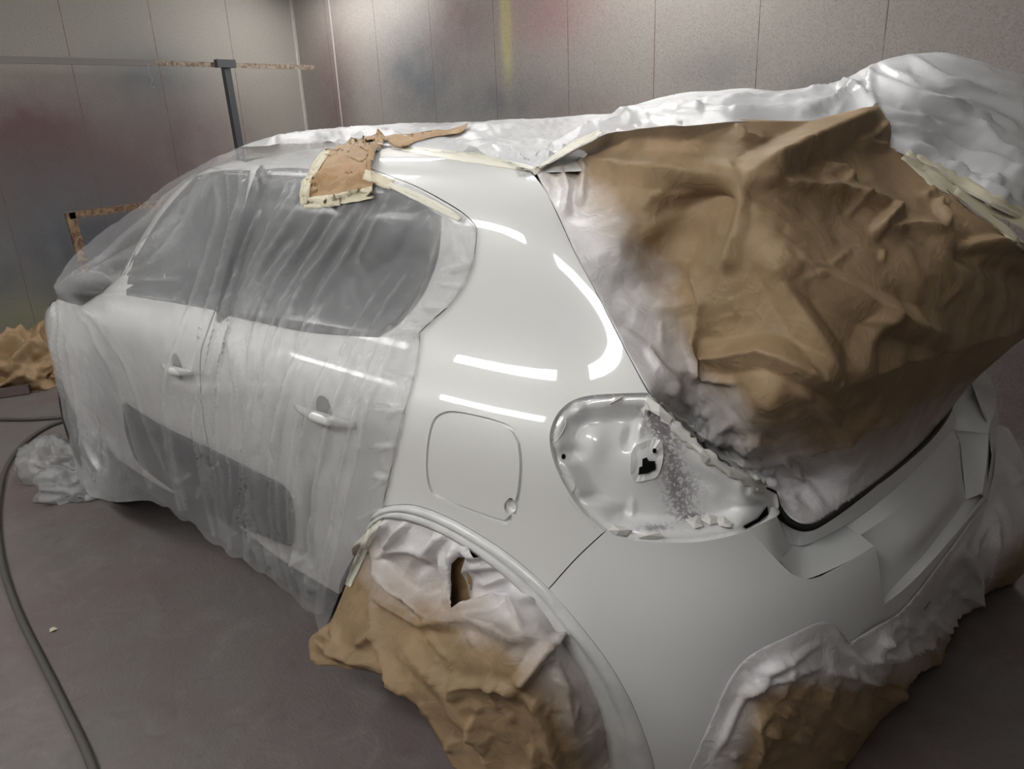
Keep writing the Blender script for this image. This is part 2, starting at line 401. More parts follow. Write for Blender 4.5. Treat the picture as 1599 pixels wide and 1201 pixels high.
def tree_of(*obs):
    V = []; F = []
    for o in obs:
        k = len(V); V += [tuple(v.co) for v in o.data.vertices]; F += [tuple(i+k for i in p.vertices) for p in o.data.polygons]
    return BVHTree.FromPolygons(V, F)
def face_out(me):
    P = me.polygons
    if np.mean([np.dot(P[i].normal, CAM-np.array(P[i].center)) for i in range(0, len(P), max(1, len(P)//400))]) < 0: me.flip_normals()
def resample(pts, step):
    pts = [np.asarray(p, float) for p in pts]; out = []
    for i in range(len(pts)):
        a, b = pts[i], pts[(i+1) % len(pts)]; L = np.linalg.norm(b-a); k = max(1, int(round(L/step)))
        for q in range(k): out.append(a+(b-a)*q/k)
    return out
def outline(*segs):
    """closed outline of smooth segments meeting at corners"""
    out = []
    for s in segs: out += catmull(s, 6)[:-1] if len(s) > 2 else [np.asarray(s[0], float)]
    return out
def inside(p, poly):
    c = False; n = len(poly); x, y = p
    for i in range(n):
        x1, y1 = poly[i]; x2, y2 = poly[i-1]
        if (y1 > y) != (y2 > y) and x < (x2-x1)*(y-y1)/(y2-y1)+x1: c = not c
    return c
def inset(poly, d):
    poly = np.array(poly); n = len(poly); area = sum(poly[i-1][0]*poly[i][1]-poly[i][0]*poly[i-1][1] for i in range(n))/2
    s = 1 if area > 0 else -1; out = []
    for i in range(n):
        a = poly[i]-poly[i-1]; b = poly[(i+1) % n]-poly[i]
        t = a/(np.linalg.norm(a)+1e-9)+b/(np.linalg.norm(b)+1e-9); t /= np.linalg.norm(t)+1e-9
        out.append(poly[i]+s*d*np.array([-t[1], t[0]]))
    return np.array(out)
def cdt(outer, holes, step):
    """triangulate a polygon with holes over a regular grid; returns 2D verts, tris, n_outer"""
    loops = [outer]+list(holes); V = []; Ed = []
    for lp in loops:
        s = len(V); V += [tuple(p) for p in lp]; n = len(lp); Ed += [(s+i, s+(i+1) % n) for i in range(n)]
    O = np.array(outer); x0, y0 = O.min(0); x1, y1 = O.max(0)
    gx = np.arange(x0+step/2, x1, step); gy = np.arange(y0+step/2, y1, step*.866)
    X, Y = np.meshgrid(gx, gy); X = X+(np.arange(len(gy)) % 2)[:, None]*step/2
    P = np.stack([X.ravel(), Y.ravel()], 1)
    def ins(P, poly):
        poly = np.array(poly); c = np.zeros(len(P), bool); dm = np.full(len(P), 1e9)
        for i in range(len(poly)):
            a, b = poly[i], poly[i-1]
            m_ = ((a[1] > P[:, 1]) != (b[1] > P[:, 1])) & (P[:, 0] < (b[0]-a[0])*(P[:, 1]-a[1])/(b[1]-a[1]+1e-12)+a[0])
            c ^= m_
            e = b-a; q = np.clip(((P-a)@e)/(e@e+1e-12), 0, 1); dm = np.minimum(dm, np.linalg.norm(P-a-q[:, None]*e, axis=1))
        return c, dm
    c, dm = ins(P, outer); keep = c & (dm > step*.45)
    for h in holes:
        c, dm = ins(P, h); keep &= (~c) & (dm > step*.45)
    V += [tuple(p) for p in P[keep]]
    r = delaunay_2d_cdt([Vector(p) for p in V], Ed, [], 0, 1e-7)
    vo = np.array([tuple(p) for p in r[0]]); tr = [tuple(f) for f in r[2]]
    cen = np.array([vo[list(f)].mean(0) for f in tr]); c, _ = ins(cen, outer); keep = c
    for h in holes: keep &= ~ins(cen, h)[0]
    tr = [f for f, k in zip(tr, keep) if k]
    return vo, tr
def border(tr):
    cnt = {}
    for f in tr:
        for a, b in ((f[0], f[1]), (f[1], f[2]), (f[2], f[0])): cnt[(a, b)] = cnt.get((a, b), 0)+1
    return [(a, b) for (a, b) in cnt if (b, a) not in cnt]
SU, SV = .30, .085      # rough metres per unit of u and v, to keep the mesh regular
def touv(poly, step=7):
    return np.array([pxuv(*p) for p in resample(poly, step)])*[SU, SV]
def bpatch(name, poly_px=None, holes_px=(), mat_=None, parent=None, off=0., gap=.0016, skirt=.012, step=.012, poly_uv=None, holes_uv=(), dfun=None):
    """a panel lying on the body surface, its edges turned inwards at the shut lines"""
    P = touv(poly_px) if poly_uv is None else np.array(poly_uv, float)*[SU, SV]
    if poly_uv is not None: P = np.array(resample(P, step))
    P = inset(P, gap)
    Hs = [inset(touv(h, 5), -gap) for h in holes_px]+[inset(np.array(resample(np.array(h, float)*[SU, SV], step)), -gap) for h in holes_uv]
    vo, tr = cdt(P, Hs, step)
    u, v = vo[:, 0]/SU, vo[:, 1]/SV
    X = evalB(u, v); N = normB(u, v); o = np.full(len(X), off)
    if dfun is not None: o = o+dfun(X, u, v)
    X = X+N*o[:, None]
    bd = border(tr); bi = sorted({i for e in bd for i in e}); mp = {b: len(X)+k for k, b in enumerate(bi)}; mp2 = {b: len(X)+len(bi)+k for k, b in enumerate(bi)}
    X2 = np.concatenate([X, X[bi]-N[bi]*.0012, X[bi]-N[bi]*skirt]) if skirt else X
    F = list(tr)
    if skirt:
        # the very edge rolls over in a small radius, then drops
        F += [(b, a, mp[a], mp[b]) for a, b in bd]+[(mp[b], mp[a], mp2[a], mp2[b]) for a, b in bd]
    ob = mesh(name, X2, F, mat_, parent)
    me = ob.data
    if dfun is None:
        nn = list(map(tuple, N))
        if skirt: nn += list(map(tuple, N[bi]))+list(map(tuple, N[bi]))
        # keep analytic normals on the face of the panel only
        cn = []
        flag = set(range(len(X)))
        for pl in me.polygons:
            for vi in pl.vertices:
                cn.append(nn[vi] if len(pl.vertices) == 3 else tuple(pl.normal))
        # orientation check
        if len(me.polygons) and np.dot(me.polygons[0].normal, N[me.polygons[0].vertices[0]]) < 0:
            me.flip_normals()
            cn = []
            for pl in me.polygons:
                for vi in pl.vertices: cn.append(nn[vi] if len(pl.vertices) == 3 else tuple(pl.normal))
        me.normals_split_custom_set(cn)
    return ob
def on_body(px, py, off=0.):
    u, v = pxuv(px, py); return evalB(u, v)[0]+normB(np.array([u]), np.array([v]))[0]*off

# ------------------------------------------------------------------ sheets (film, paper)
def tps(P, V, reg=0.):
    P = np.array(P, float)/400; V = np.array(V, float); n = len(P)
    def phi(r2): return .5*r2*np.log(r2+1e-12)
    D = ((P[:, None]-P[None])**2).sum(2); K = phi(D)+reg*np.eye(n)
    A = np.zeros((n+3, n+3)); A[:n, :n] = K; A[:n, n] = 1; A[:n, n+1:] = P; A[n, :n] = 1; A[n+1:, :n] = P.T
    sol = np.linalg.solve(A, np.concatenate([V, np.zeros(3)]))
    def ev(Q):
        Q = np.array(Q, float)/400; D = ((Q[:, None]-P[None])**2).sum(2)
        return phi(D)@sol[:n]+sol[n]+Q@sol[n+1:]
    return ev
def segd(Q, line):
    """distance of points to a polyline and position (0..1) along it"""
    L = np.array(line, float); best = np.full(len(Q), 1e9); pos = np.zeros(len(Q)); side = np.zeros(len(Q)); tot = sum(np.linalg.norm(L[i+1]-L[i]) for i in range(len(L)-1)); acc = 0
    for i in range(len(L)-1):
        a, e = L[i], L[i+1]-L[i]; le = np.linalg.norm(e); q = np.clip(((Q-a)@e)/(e@e), 0, 1)
        dv = Q-a-q[:, None]*e; d = np.linalg.norm(dv, axis=1); m_ = d < best
        best[m_] = d[m_]; pos[m_] = (acc+q[m_]*le)/tot; side[m_] = np.sign(dv[m_, 0]*e[1]-dv[m_, 1]*e[0]); acc += le
    return best, pos, side
def crump(X, sc, seed, kind='ridge'):
    if kind == 'facet':      # straight creases running in many directions, each fading in and out
        r = np.random.RandomState(int(seed*100) % 9999); X = np.asarray(X); h = np.zeros(len(X)); N_ = 7
        for k in range(N_):
            n = r.normal(size=3); n /= np.linalg.norm(n); ph = r.rand()*9; oo = Vector(r.rand(3)*50)
            wv = np.array([noise.noise(Vector(p)*(sc*.5)+oo) for p in X]); am = np.clip(np.array([noise.noise(Vector(p)*(sc*.45)-oo) for p in X])*2.6+.35, 0, 1)
            t = X@n*sc*(.7+.8*r.rand())+ph+wv*.3
            h += am*(1-4*abs(t-np.floor(t)-.5))
        return h*.45
    o = Vector((seed*7.3, seed*3.1, seed*1.7)); out = np.empty(len(X))
    for i, p in enumerate(X):
        q = Vector(p)*sc+o
        if kind == 'ridge': out[i] = 1-2*abs(noise.noise(q+Vector((noise.noise(q*.7)*1.2, 0, 0))))*1.6
        elif kind == 'cell':
            dd = noise.voronoi(q)[0]; out[i] = dd[0]*1.4-.6
        else: out[i] = noise.noise(q)
    return out
def sheet(name, poly, ctrl, mat_, parent=None, step=6, folds=(), crumple=(), thick=0, off=.0, guard=.005, gtree=None, gmin=None, holes=(), mcap=.13, calm=0, capk=None, spray=None, edge_amp=0, milk=None, amps=None, lin=None):
    """ctrl: (px, py, point or (axis,value)); folds: (polyline, amplitude m, width px, kind); crumple: (scale, amp, kind)"""
    poly = resample(poly, step)
    vo, tr = cdt(poly, [resample(h_, step*.6) for h_ in holes], step)
    P, V = [], []
    for c in ctrl:
        px, py, q = c[0], c[1], c[2]
        if isinstance(q, dict): q = hit(px, py, **q)
        elif q == 'B': q = on_body(px, py, c[3] if len(c) > 3 else .01)
        P.append((px, py)); V.append(1/dep(q))
    ev = tps(P, V, 1e-5)
    D = 1/np.clip(ev(vo), .12, 4)
    dirs = np.array([rayd(*p) for p in vo]); X = CAM+dirs*D[:, None]
    # displacement towards the viewer side of the sheet
    F0 = np.array(tr); fn = np.cross(X[F0[:, 1]]-X[F0[:, 0]], X[F0[:, 2]]-X[F0[:, 0]])
    N = np.zeros_like(X)
    for k in range(3): np.add.at(N, F0[:, k], fn)
    N /= np.linalg.norm(N, axis=1)[:, None]+1e-12
    if calm: ef_ = np.clip(segd(vo, poly)[0]/calm, .15, 1)
    flip = (N*(CAM-X)).sum(1) < 0; N[flip] *= -1
    h = np.zeros(len(X))
    for fo in folds:
        line, amp, wd = fo[0], fo[1], fo[2]; kd = fo[3] if len(fo) > 3 else 'tent'
        d, s, sd = segd(vo, line)
        fade = np.clip(np.minimum(s, 1-s)*5+.12, 0, 1) if kd != 'cone' else np.clip(1.1-s, 0, 1)
        if kd == 'tent' or kd == 'cone': pr = np.maximum(0, 1-d/wd)
        elif kd == 'soft': pr = np.exp(-(d/wd)**2)
        elif kd == 'step': pr = np.where(sd > 0, np.exp(-d/wd), np.exp(-d/max(wd*.25, step*.9)))   # sharp on one side
        pxm = FOC/np.mean(D); cap = (capk or (1.0 if 'film' in mat_.name else 2.0))*wd/pxm
        h += math.copysign(min(abs(amp), cap), amp)*fade*pr
    if calm: h *= ef_
    for ci, (sc, amp, kd) in enumerate(crumple):
        k = crump(X, sc, ci+len(name)*.37, kd)
        h += amp*k*(1 if amps is None else amps(vo))
    # stay outside the car body
    for i in range(len(X)):
        bd_ = None
        X[i] += N[i]*h[i]
        if guard is not None:
            dd = X[i]-CAM; L = np.linalg.norm(dd); dd /= L
            g_ = guard if gmin is None else guard+gmin(vo[i])
            loc, nm_, _i, dist_ = (gtree or TREE).ray_cast(Vector(CAM), Vector(dd), float(L+g_*7))
            if loc is not None:
                cs = max(.22, abs(float(np.dot(np.array(nm_), dd))))
                if dist_ < L+g_*1.5/cs: X[i] = np.array(loc)-dd*g_*1.5/cs
            if X[i][2] < .004: X[i][2] = .004+abs(h[i])*.1
    ob = mesh(name, X, [f if True else f for f in tr], mat_, parent)
    me = ob.data
    face_out(me)
    a = me.attributes.new('spray', 'FLOAT', 'POINT')
    sv = spray(vo, X) if spray else np.zeros(len(X))
    a.data.foreach_set('value', np.asarray(sv, np.float32))
    a = me.attributes.new('milk', 'FLOAT', 'POINT')
    mv = np.zeros(len(X))
    for fo in folds:
        if milk is not None or mat_.name.endswith('film'):
            d, s, sd = segd(vo, fo[0]); mv = mv+.13*np.exp(-(d/(fo[2]*.55))**2)*(1 if fo[1] > 0 else -.3)
    a.data.foreach_set('value', np.asarray(np.minimum(mv, mcap)+(milk(vo, X) if milk else 0), np.float32))
    if thick:
        md = ob.modifiers.new('paper_thickness', 'SOLIDIFY'); md.thickness = thick; md.offset = -1
    return ob
def tree_of(*obs):
    V = []; F = []
    for o in obs:
        k = len(V); V += [tuple(v.co) for v in o.data.vertices]; F += [tuple(i+k for i in p.vertices) for p in o.data.polygons]
    return BVHTree.FromPolygons(V, F)
def strip(name, line, wd, mat_, parent=None, on=None, step=7, wob=.1, seed=0, off=.003):
    """a strip of tape laid along a photo line, following whatever it sticks to; wd in metres"""
    tr = tree_of(*on) if on else TREE
    L = resample(list(line)+[line[-1]], step)[:-1]; L = [np.asarray(p) for p in L]; N = len(L); rnd = random.Random(seed); vs = []; last = None
    def drop(p):
        nonlocal last
        d = rayd(*p); loc = tr.ray_cast(Vector(CAM), Vector(d))[0]
        D = dep(loc) if loc is not None and (last is None or abs(dep(loc)-last) < .12) else last
        return D
    first = next((D for D in (drop(p) for p in L) if D), 2.); last = first
    for i, p in enumerate(L):
        d = L[min(i+1, N-1)]-L[max(i-1, 0)]; nr_ = np.array([-d[1], d[0]])/(np.linalg.norm(d)+1e-9)
        D0 = drop(p) or first; last = D0; hw = wd/2*FOC/D0*(1+rnd.uniform(-wob, wob))
        for k in (-1, -.5, 0, .5, 1):
            q = p+nr_*hw*k; D = drop(q) or D0; D = min(max(D, D0-.03), D0+.03); vs.append(CAM+rayd(*q)*(D-off-.001*rnd.random()))
    fs = [(i*5+k, i*5+k+1, i*5+5+k+1, i*5+5+k) for i in range(N-1) for k in range(4)]
    o = mesh(name, vs, fs, mat_, parent); face_out(o.data)
    md = o.modifiers.new('tape_thickness', 'SOLIDIFY'); md.thickness = .0005
    return o
# ------------------------------------------------------------------ the car
car = empty('car', (2.0, 0, 0), 'white five-door hatchback masked for painting, rear quarter and bumper bare', 'car')
DOOR_T = [(575, 262), (610, 275), (650, 291), (690, 312), (722, 332), (742, 352), (744, 372), (738, 410), (722, 448), (700, 478), (672, 503), (655, 520)]
DOOR_B = [(655, 520), (654, 545), (646, 590), (632, 640), (618, 695), (608, 745), (597, 792)]
ARCH_O = [(597, 792), (644, 789), (699, 808), (766, 846), (815, 882), (857, 920)]
ARCH_O2 = [(857, 920), (892, 960), (945, 1028), (982, 1090), (1005, 1145), (1022, 1201), (1036, 1290)]
SEAM = [(857, 920), (900, 872), (945, 830)]
LAMP_L = [(945, 830), (912, 802), (886, 765), (866, 722), (859, 688), (863, 662), (878, 638), (905, 622), (950, 616), (1013, 614)]
GATE = [(1013, 614), (990, 572), (962, 518), (930, 455), (898, 395), (868, 330), (848, 292), (828, 268)]
quarter = bpatch('quarter_panel', outline(DOOR_T, DOOR_B, ARCH_O, SEAM, LAMP_L, GATE, [(828, 268), (780, 250), (700, 232), (620, 226)], [(620, 226), (575, 240)], [(575, 240), (575, 262)]),
    [outline([(812, 690), (816, 725), (812, 770), (803, 806), (792, 818), (776, 815), (735, 800), (695, 783), (673, 768), (666, 735), (668, 692), (676, 658), (690, 645), (712, 643), (760, 653), (798, 667), (812, 690)])],
    M['paint'], car, step=.011, gap=.0010)
FL = [(809, 692), (812, 725), (808, 770), (799, 800), (790, 812), (775, 810), (735, 796), (697, 780), (676, 766), (668, 735), (670, 692), (678, 660), (692, 647), (712, 645), (760, 655), (795, 670), (809, 692)]
flap = bpatch('fuel_flap', outline(FL), [catmull([(799, 779), (791, 784), (788, 792), (791, 801), (799, 804), (806, 792)], 4, True)], M['paint'], car, step=.010, gap=.0012)
bpatch('fuel_bay', outline([(816, 690), (820, 725), (816, 770), (806, 810), (792, 822), (776, 819), (735, 804), (693, 787), (669, 770), (662, 735), (664, 692), (672, 656), (688, 641), (712, 639), (760, 649), (800, 663), (816, 690)]), (), M['paint'], car, off=-.008, gap=0, skirt=0, step=.03)
# the finger dimple at the flap's edge
dc = on_body(797, 791, -.008); dn = (dc-on_body(797, 791, -.03)); dn /= np.linalg.norm(dn)
bm = bmesh.new(); bmesh.ops.create_uvsphere(bm, u_segments=24, v_segments=14, radius=.0135)
for v_ in list(bm.verts):
    if v_.co.z > .002: bm.verts.remove(v_)
q_ = Vector(dn).to_track_quat('Z', 'Y').to_matrix()
for v_ in bm.verts: v_.co = q_ @ Vector((v_.co.x*.9, v_.co.y, v_.co.z*.7)) + Vector(dc+dn*.006)
bmobj('flap_finger_dimple', bm, M['paint'], flap, True)
# dark inner skin seen only through the shut lines
bpatch('inner_body', None, (), M['gap'], car, off=-.03, gap=0, skirt=0, step=.05, poly_uv=[(4.2, .3), (4.2, 12.4), (8.6, 12.4), (8.6, 7.2), (8.55, .3)])

BTOP = [(945, 830), (975, 841), (1020, 846), (1080, 847), (1130, 839), (1171, 827)]
BNOTCH = [(1171, 827), (1196, 855), (1218, 878), (1238, 896), (1262, 904), (1285, 899)]
BNOTCH2 = [(1285, 899), (1325, 877), (1366, 853)]
BREC = [(1366, 853), (1372, 880), (1377, 925), (1381, 943)]
BSILL = [(1381, 943), (1420, 912), (1462, 868), (1505, 818), (1540, 772)]
bump_ = bpatch('rear_bumper', outline(BTOP, BNOTCH, BNOTCH2, BREC, BSILL, [(1540, 772), (1552, 790)], [(1552, 790), (1480, 930), (1400, 1050), (1330, 1150), (1300, 1290)], [(1300, 1290), (1036, 1290)], ARCH_O2[::-1], SEAM),
    [], M['bumper'], car, step=.012, skirt=.004, gap=.0007)

def quadpatch(name, P, mt, parent, n=10, sm=True):
    """a smooth four-cornered or gridded patch through given 3D rows of points"""
    rows = [catmull(r, n) for r in P]
    cols = [catmull([r[k] for r in rows], n) for k in range(len(rows[0]))]
    a, b = len(cols), len(cols[0]); vs = [cols[i][j] for i in range(a) for j in range(b)]
    fs = [(i*b+j, (i+1)*b+j, (i+1)*b+j+1, i*b+j+1) for i in range(a-1) for j in range(b-1)]
    return mesh(name, vs, fs, mt, parent, sm)
Z = lambda px, py, z: hit(px, py, z=z)
OB = lambda px, py, o=-.0015: on_body(px, py, o)
# step pad: a sunk shelf at each end of the plate recess
cA, cB, cC, cD, cE = OB(1171, 827), OB(1218, 878), OB(1262, 904), OB(1366, 853), OB(1285, 899)
zs = cD[2]
sh_bl = Z(1214, 852, zs+.012); sh_bm = Z(1262, 848, zs+.004); sh_br = Z(1322, 819, zs)
quadpatch('step_shelf', [[OB(1218, 876), OB(1238, 896), cC, OB(1325, 877), cD], [Z(1222, 866, cB[2]-.012), Z(1250, 866, zs+.003), Z(1280, 860, zs), Z(1315, 848, zs), Z(1344, 836, zs)], [Z(1226, 846, zs+.002), Z(1250, 848, zs+.003), Z(1278, 841, zs+.002), Z(1300, 830, zs), sh_br]], M['bumper'], bump_, 6)
r_top = Z(1213, 806, cA[2]+.004)
quadpatch('step_side_wall', [[cA, OB(1196, 855), OB(1218, 877)], [Z(1192, 817, cA[2]+.003), Z(1208, 842, (cA[2]+cB[2])/2), Z(1224, 866, cB[2]-.012)], [r_top, Z(1224, 832, (cA[2]+zs)/2+.012), Z(1237, 857, zs+.001)]], M['bumper'], bump_, 6)
lip_l = Z(1222, 812, .765); 
quadpatch('gate_sill', [[r_top, Z(1218, 813, .765), Z(1240, 827, .764), Z(1262, 830, .764), Z(1288, 819, .764), Z(1343, 780, .764), Z(1398, 734, .764), Z(1448, 690, .762), Z(1474, 657, .76), Z(1490, 620, .757)],
    [Z(1224, 834, (cA[2]+zs)/2+.01), Z(1232, 848, zs+.012), Z(1252, 852, zs+.008), Z(1280, 842, zs+.006), Z(1320, 820, zs+.012), Z(1370, 785, zs+.02), Z(1425, 738, zs+.02), Z(1466, 695, zs+.02), Z(1489, 667, zs+.02), Z(1506, 625, zs+.02)]], M['bumper'], bump_, 6)
# chamfer over the plate recess, recess back, its left cheek and its sill
CH1 = [Z(1318, 818, zs+.010), Z(1370, 785, zs+.018), Z(1425, 738, zs+.018), Z(1466, 695, zs+.018), Z(1488, 671, zs+.018)]
CH2 = [Z(1343, 836, zs-.004), Z(1395, 800, zs-.004), Z(1440, 755, zs-.004), Z(1478, 715, zs-.004), Z(1498, 690, zs-.004)]
quadpatch('recess_chamfer', [CH1, CH2], M['bumper'], bump_, 6)
zb = .575
quadpatch('plate_recess', [CH2, [Z(1352, 875, zb+.07), Z(1425, 842, zb+.07), Z(1465, 800, zb+.07), Z(1490, 765, zb+.07), Z(1501, 735, zb+.07)], [Z(1378, 935, zb-.0), Z(1440, 868, zb), Z(1468, 833, zb), Z(1494, 800, zb), Z(1508, 779, zb)]], M['bumper'], bump_, 6)
quadpatch('recess_sill', [[Z(1374, 940, zb), Z(1440, 866, zb), Z(1468, 831, zb), Z(1494, 798, zb), Z(1508, 777, zb)], [OB(1381, 944), OB(1420, 913), OB(1462, 869), OB(1505, 819), OB(1540, 773)]], M['bumper'], bump_, 5)
quadpatch('recess_cheek', [[cD, OB(1372, 880), OB(1377, 925), OB(1381, 944)], [Z(1344, 836, zs-.002), Z(1350, 868, zs-.05), Z(1362, 910, zs-.10), Z(1374, 936, zb+.004)]], M['bumper'], bump_, 5)
# right end of the bumper with the mirrored step
rc = Z(1543, 678, .705); ri = Z(1488, 672, .715)
quadpatch('recess_end_face', [[ri, Z(1515, 674, .71), rc], [Z(1499, 692, .70), Z(1518, 715, .66), Z(1541, 720, .65)], [Z(1508, 780, .575), Z(1520, 776, .577), Z(1534, 770, .58)]], M['bumper'], bump_, 6)
quadpatch('bumper_right_top', [[ri, Z(1515, 674, .715), rc], [Z(1482, 650, .735), Z(1520, 650, .735), Z(1554, 643, .71)], [Z(1486, 625, .77), Z(1514, 618, .775), Z(1555, 622, .745)], [Z(1502, 590, .82), Z(1525, 592, .82), Z(1550, 600, .79)], [Z(1525, 560, .86), Z(1532, 566, .86), Z(1537, 574, .84)], [Z(1530, 530, .9), Z(1534, 540, .9), Z(1534, 550, .89)]], M['bumper'], bump_, 6)
quadpatch('bumper_right_side', [[Z(1532, 772, .575), rc, Z(1554, 643, .71), Z(1555, 622, .745), Z(1550, 600, .79), Z(1537, 574, .84), Z(1534, 550, .89)], [hit(1560, 800, y=-.78), hit(1558, 700, y=-.84), hit(1559, 650, y=-.86), hit(1556, 620, y=-.88), hit(1550, 598, y=-.9), hit(1536, 572, y=-.95), hit(1533, 545, y=-1.)]], M['bumper'], bump_, 4)
# black seal round the lower edge of the tailgate opening, and the painted fold next to the lamp
seal = catmull([Z(1210, 770, .835), Z(1217, 793, .80), Z(1232, 813, .775), Z(1256, 823, .763), Z(1284, 815, .763), Z(1340, 777, .763), Z(1400, 731, .763), Z(1450, 687, .761), Z(1478, 651, .758), Z(1490, 618, .755), Z(1500, 580, .76)], 8)
tube('opening_seal', seal, .0048, M['rubber'], car)
quadpatch('lamp_corner_fold', [[OB(1160, 832), OB(1166, 829), cA], [Z(1196, 810, cA[2]), Z(1206, 806, cA[2]+.002), r_top], [Z(1203, 793, cA[2]+.004), Z(1210, 792, cA[2]+.004), Z(1217, 797, cA[2]-.01)]], M['bumper'], bump_, 5)

# tail-lamp recess: a pressed cavity behind the quarter and bumper
LCAV = outline(LAMP_L[::1], [(1013, 614), (1040, 645), (1080, 690), (1130, 730), (1180, 755), (1213, 772)], [(1213, 772), (1216, 792), (1208, 808)], [(1208, 808), (1171, 830)], BTOP[::-1])
def lampbase(px, py):
    return on_body(px, py)
_tpsb = None
def lamp_sheet():
    poly = resample(LCAV, 4); vo, tr = cdt(poly, [], 3.6)
    def bb(p):
        d_ = bdepth(*p); return d_ if d_ else dep(on_body(*p))
    base = np.array([bb(p) for p in vo])+.004
    t__ = np.clip((vo[:, 0]-1150)/64, 0, 1); base += .055*t__*t__*(3-2*t__)
    O = np.array(LCAV); dm = np.full(len(vo), 1e9)
    for i in range(len(O)):
        a, b = O[i], O[i-1]; e = b-a
        q = np.clip(((vo-a)@e)/(e@e+1e-12), 0, 1); dm = np.minimum(dm, np.linalg.norm(vo-a-q[:, None]*e, axis=1))
    sm = lambda a, b, x: (lambda t_: t_*t_*(3-2*t_))(np.clip((x-a)/(b-a), 0, 1))
    dz = .010*sm(1, 4, dm)+.045*sm(9, 45, dm)
    # flange step along the outer (left) rim
    G = lambda x, y, rx, ry, a=0: np.exp(-(((vo[:, 0]-x)*math.cos(a)+(vo[:, 1]-y)*math.sin(a))/rx)**2-((-(vo[:, 0]-x)*math.sin(a)+(vo[:, 1]-y)*math.cos(a))/ry)**2)
    dz -= .018*G(903, 643, 11, 11)            # upper boss
    dz += .016*G(888, 708, 20, 11, -.1)       # screw pocket
    dz -= .020*G(925, 690, 26, 40, .2)        # bulging centre
    dz += .014*G(983, 682, 9, 17, .3); dz -= .010*G(998, 668, 9, 18, .3)
    dz += .012*G(920, 776, 16, 7); dz -= .010*G(945, 790, 20, 10, .4); dz += .010*G(975, 797, 7, 9); dz -= .006*G(987, 792, 5, 12)
    dz -= .012*G(1000, 720, 55, 50); dz += .012*G(1085, 760, 55, 45, .4); dz += .02*G(1070, 700, 30, 45, -.7)
    dz -= .030*G(1175, 775, 26, 24); dz += .008*G(1166, 764, 6, 9); dz -= .012*G(1120, 770, 30, 14, .4)
    X = CAM+np.array([rayd(*p) for p in vo])*(base+dz)[:, None]
    N = None
    ob = mesh('lamp_recess', X, tr, M['recess'], car)
    me = ob.data
    face_out(me)
    a = me.attributes.new('dirt', 'FLOAT', 'POINT')
    d1 = segd(vo, [(1020, 645), (1045, 690), (1050, 740), (1062, 790)])[0]
    k = np.exp(-(d1/24)**2)*.8+.9*G(1085, 808, 22, 8)+.9*G(1022, 824, 26, 7)+.35*G(1090, 755, 30, 25)+.7*G(1030, 655, 16, 22)
    a.data.foreach_set('value', k.astype(np.float32))
    return ob, None, vo, X
m = M['recess'] = mat('recess_paint', (.70, .71, .70), .25, 0, .8, .08); t = NT(m); v = t.coord()
k = t.math('MULTIPLY', t.attr('dirt'), t.ramp(t.math('ADD', t.noise(v, 140, 6, .7), t.math('MULTIPLY', t.attr('dirt'), .12)), [(.50, 0), (.60, 1)]), True)
t.l.new(t.mix(k, t.mix(t.noise(v, 30, 4), (.78, .785, .775), (.70, .715, .73)), (.20, .18, .19)), t.b.inputs['Base Color'])
t.l.new(t.math('ADD', .22, t.math('MULTIPLY', k, .5)), t.b.inputs['Roughness'])
t.l.new(t.bump(t.noise(v, 60, 4), .1, .003), t.b.inputs['Normal'])
recess, _, LV, LX = lamp_sheet()
def cav(px, py, o=.0015):
    i = np.argmin(((LV-[px, py])**2).sum(1)); p = LX[i]; D = dep(p); q = CAM+rayd(px, py)*D
    return q+(CAM-q)/np.linalg.norm(CAM-q)*o
def flat(name, poly, mt, parent, o=.002, th=.001, fn=cav):
    pts = [fn(*p, o) for p in poly]; c = sum(pts)/len(pts); vs = pts+[c]; n = len(pts)
    ob = mesh(name, vs, [(i, (i+1) % n, n) for i in range(n)], mt, parent, False)
    if np.dot(ob.data.polygons[0].normal, CAM-c) < 0: ob.data.flip_normals()
    if th: md = ob.modifiers.new('th', 'SOLIDIFY'); md.thickness = th
    return ob
plate = catmull([(985, 712), (992, 697), (1005, 690), (1022, 686), (1033, 690), (1036, 705), (1033, 728), (1025, 745), (1010, 750), (992, 752), (985, 738)], 4, True)
flat('mount_plate', plate, M['paint'], recess, .004, .003)
flat('cross_opening', [(1003, 717), (1010, 714), (1013, 720), (1023, 720), (1024, 733), (1012, 739), (1001, 741), (997, 742), (998, 730), (1003, 728)], M['hole'], recess, .0062, 0)
def ring(cx, cy, r, ry, a=0, n=18): return [(cx+r*math.cos(2*math.pi*k/n)*math.cos(a)-ry*math.sin(2*math.pi*k/n)*math.sin(a), cy+r*math.cos(2*math.pi*k/n)*math.sin(a)+ry*math.sin(2*math.pi*k/n)*math.cos(a)) for k in range(n)]
flat('bolt_hole', ring(1022, 704, 3.4, 4), M['hole'], recess, .0062, 0)
flat('screw_hole', ring(880, 713, 3.4, 4.3), M['hole'], recess, .002, 0)
flat('corner_gap', [(1160, 822), (1180, 812), (1193, 802), (1198, 790), (1200, 803), (1186, 814), (1165, 826)], M['hole'], recess, .004, 0)
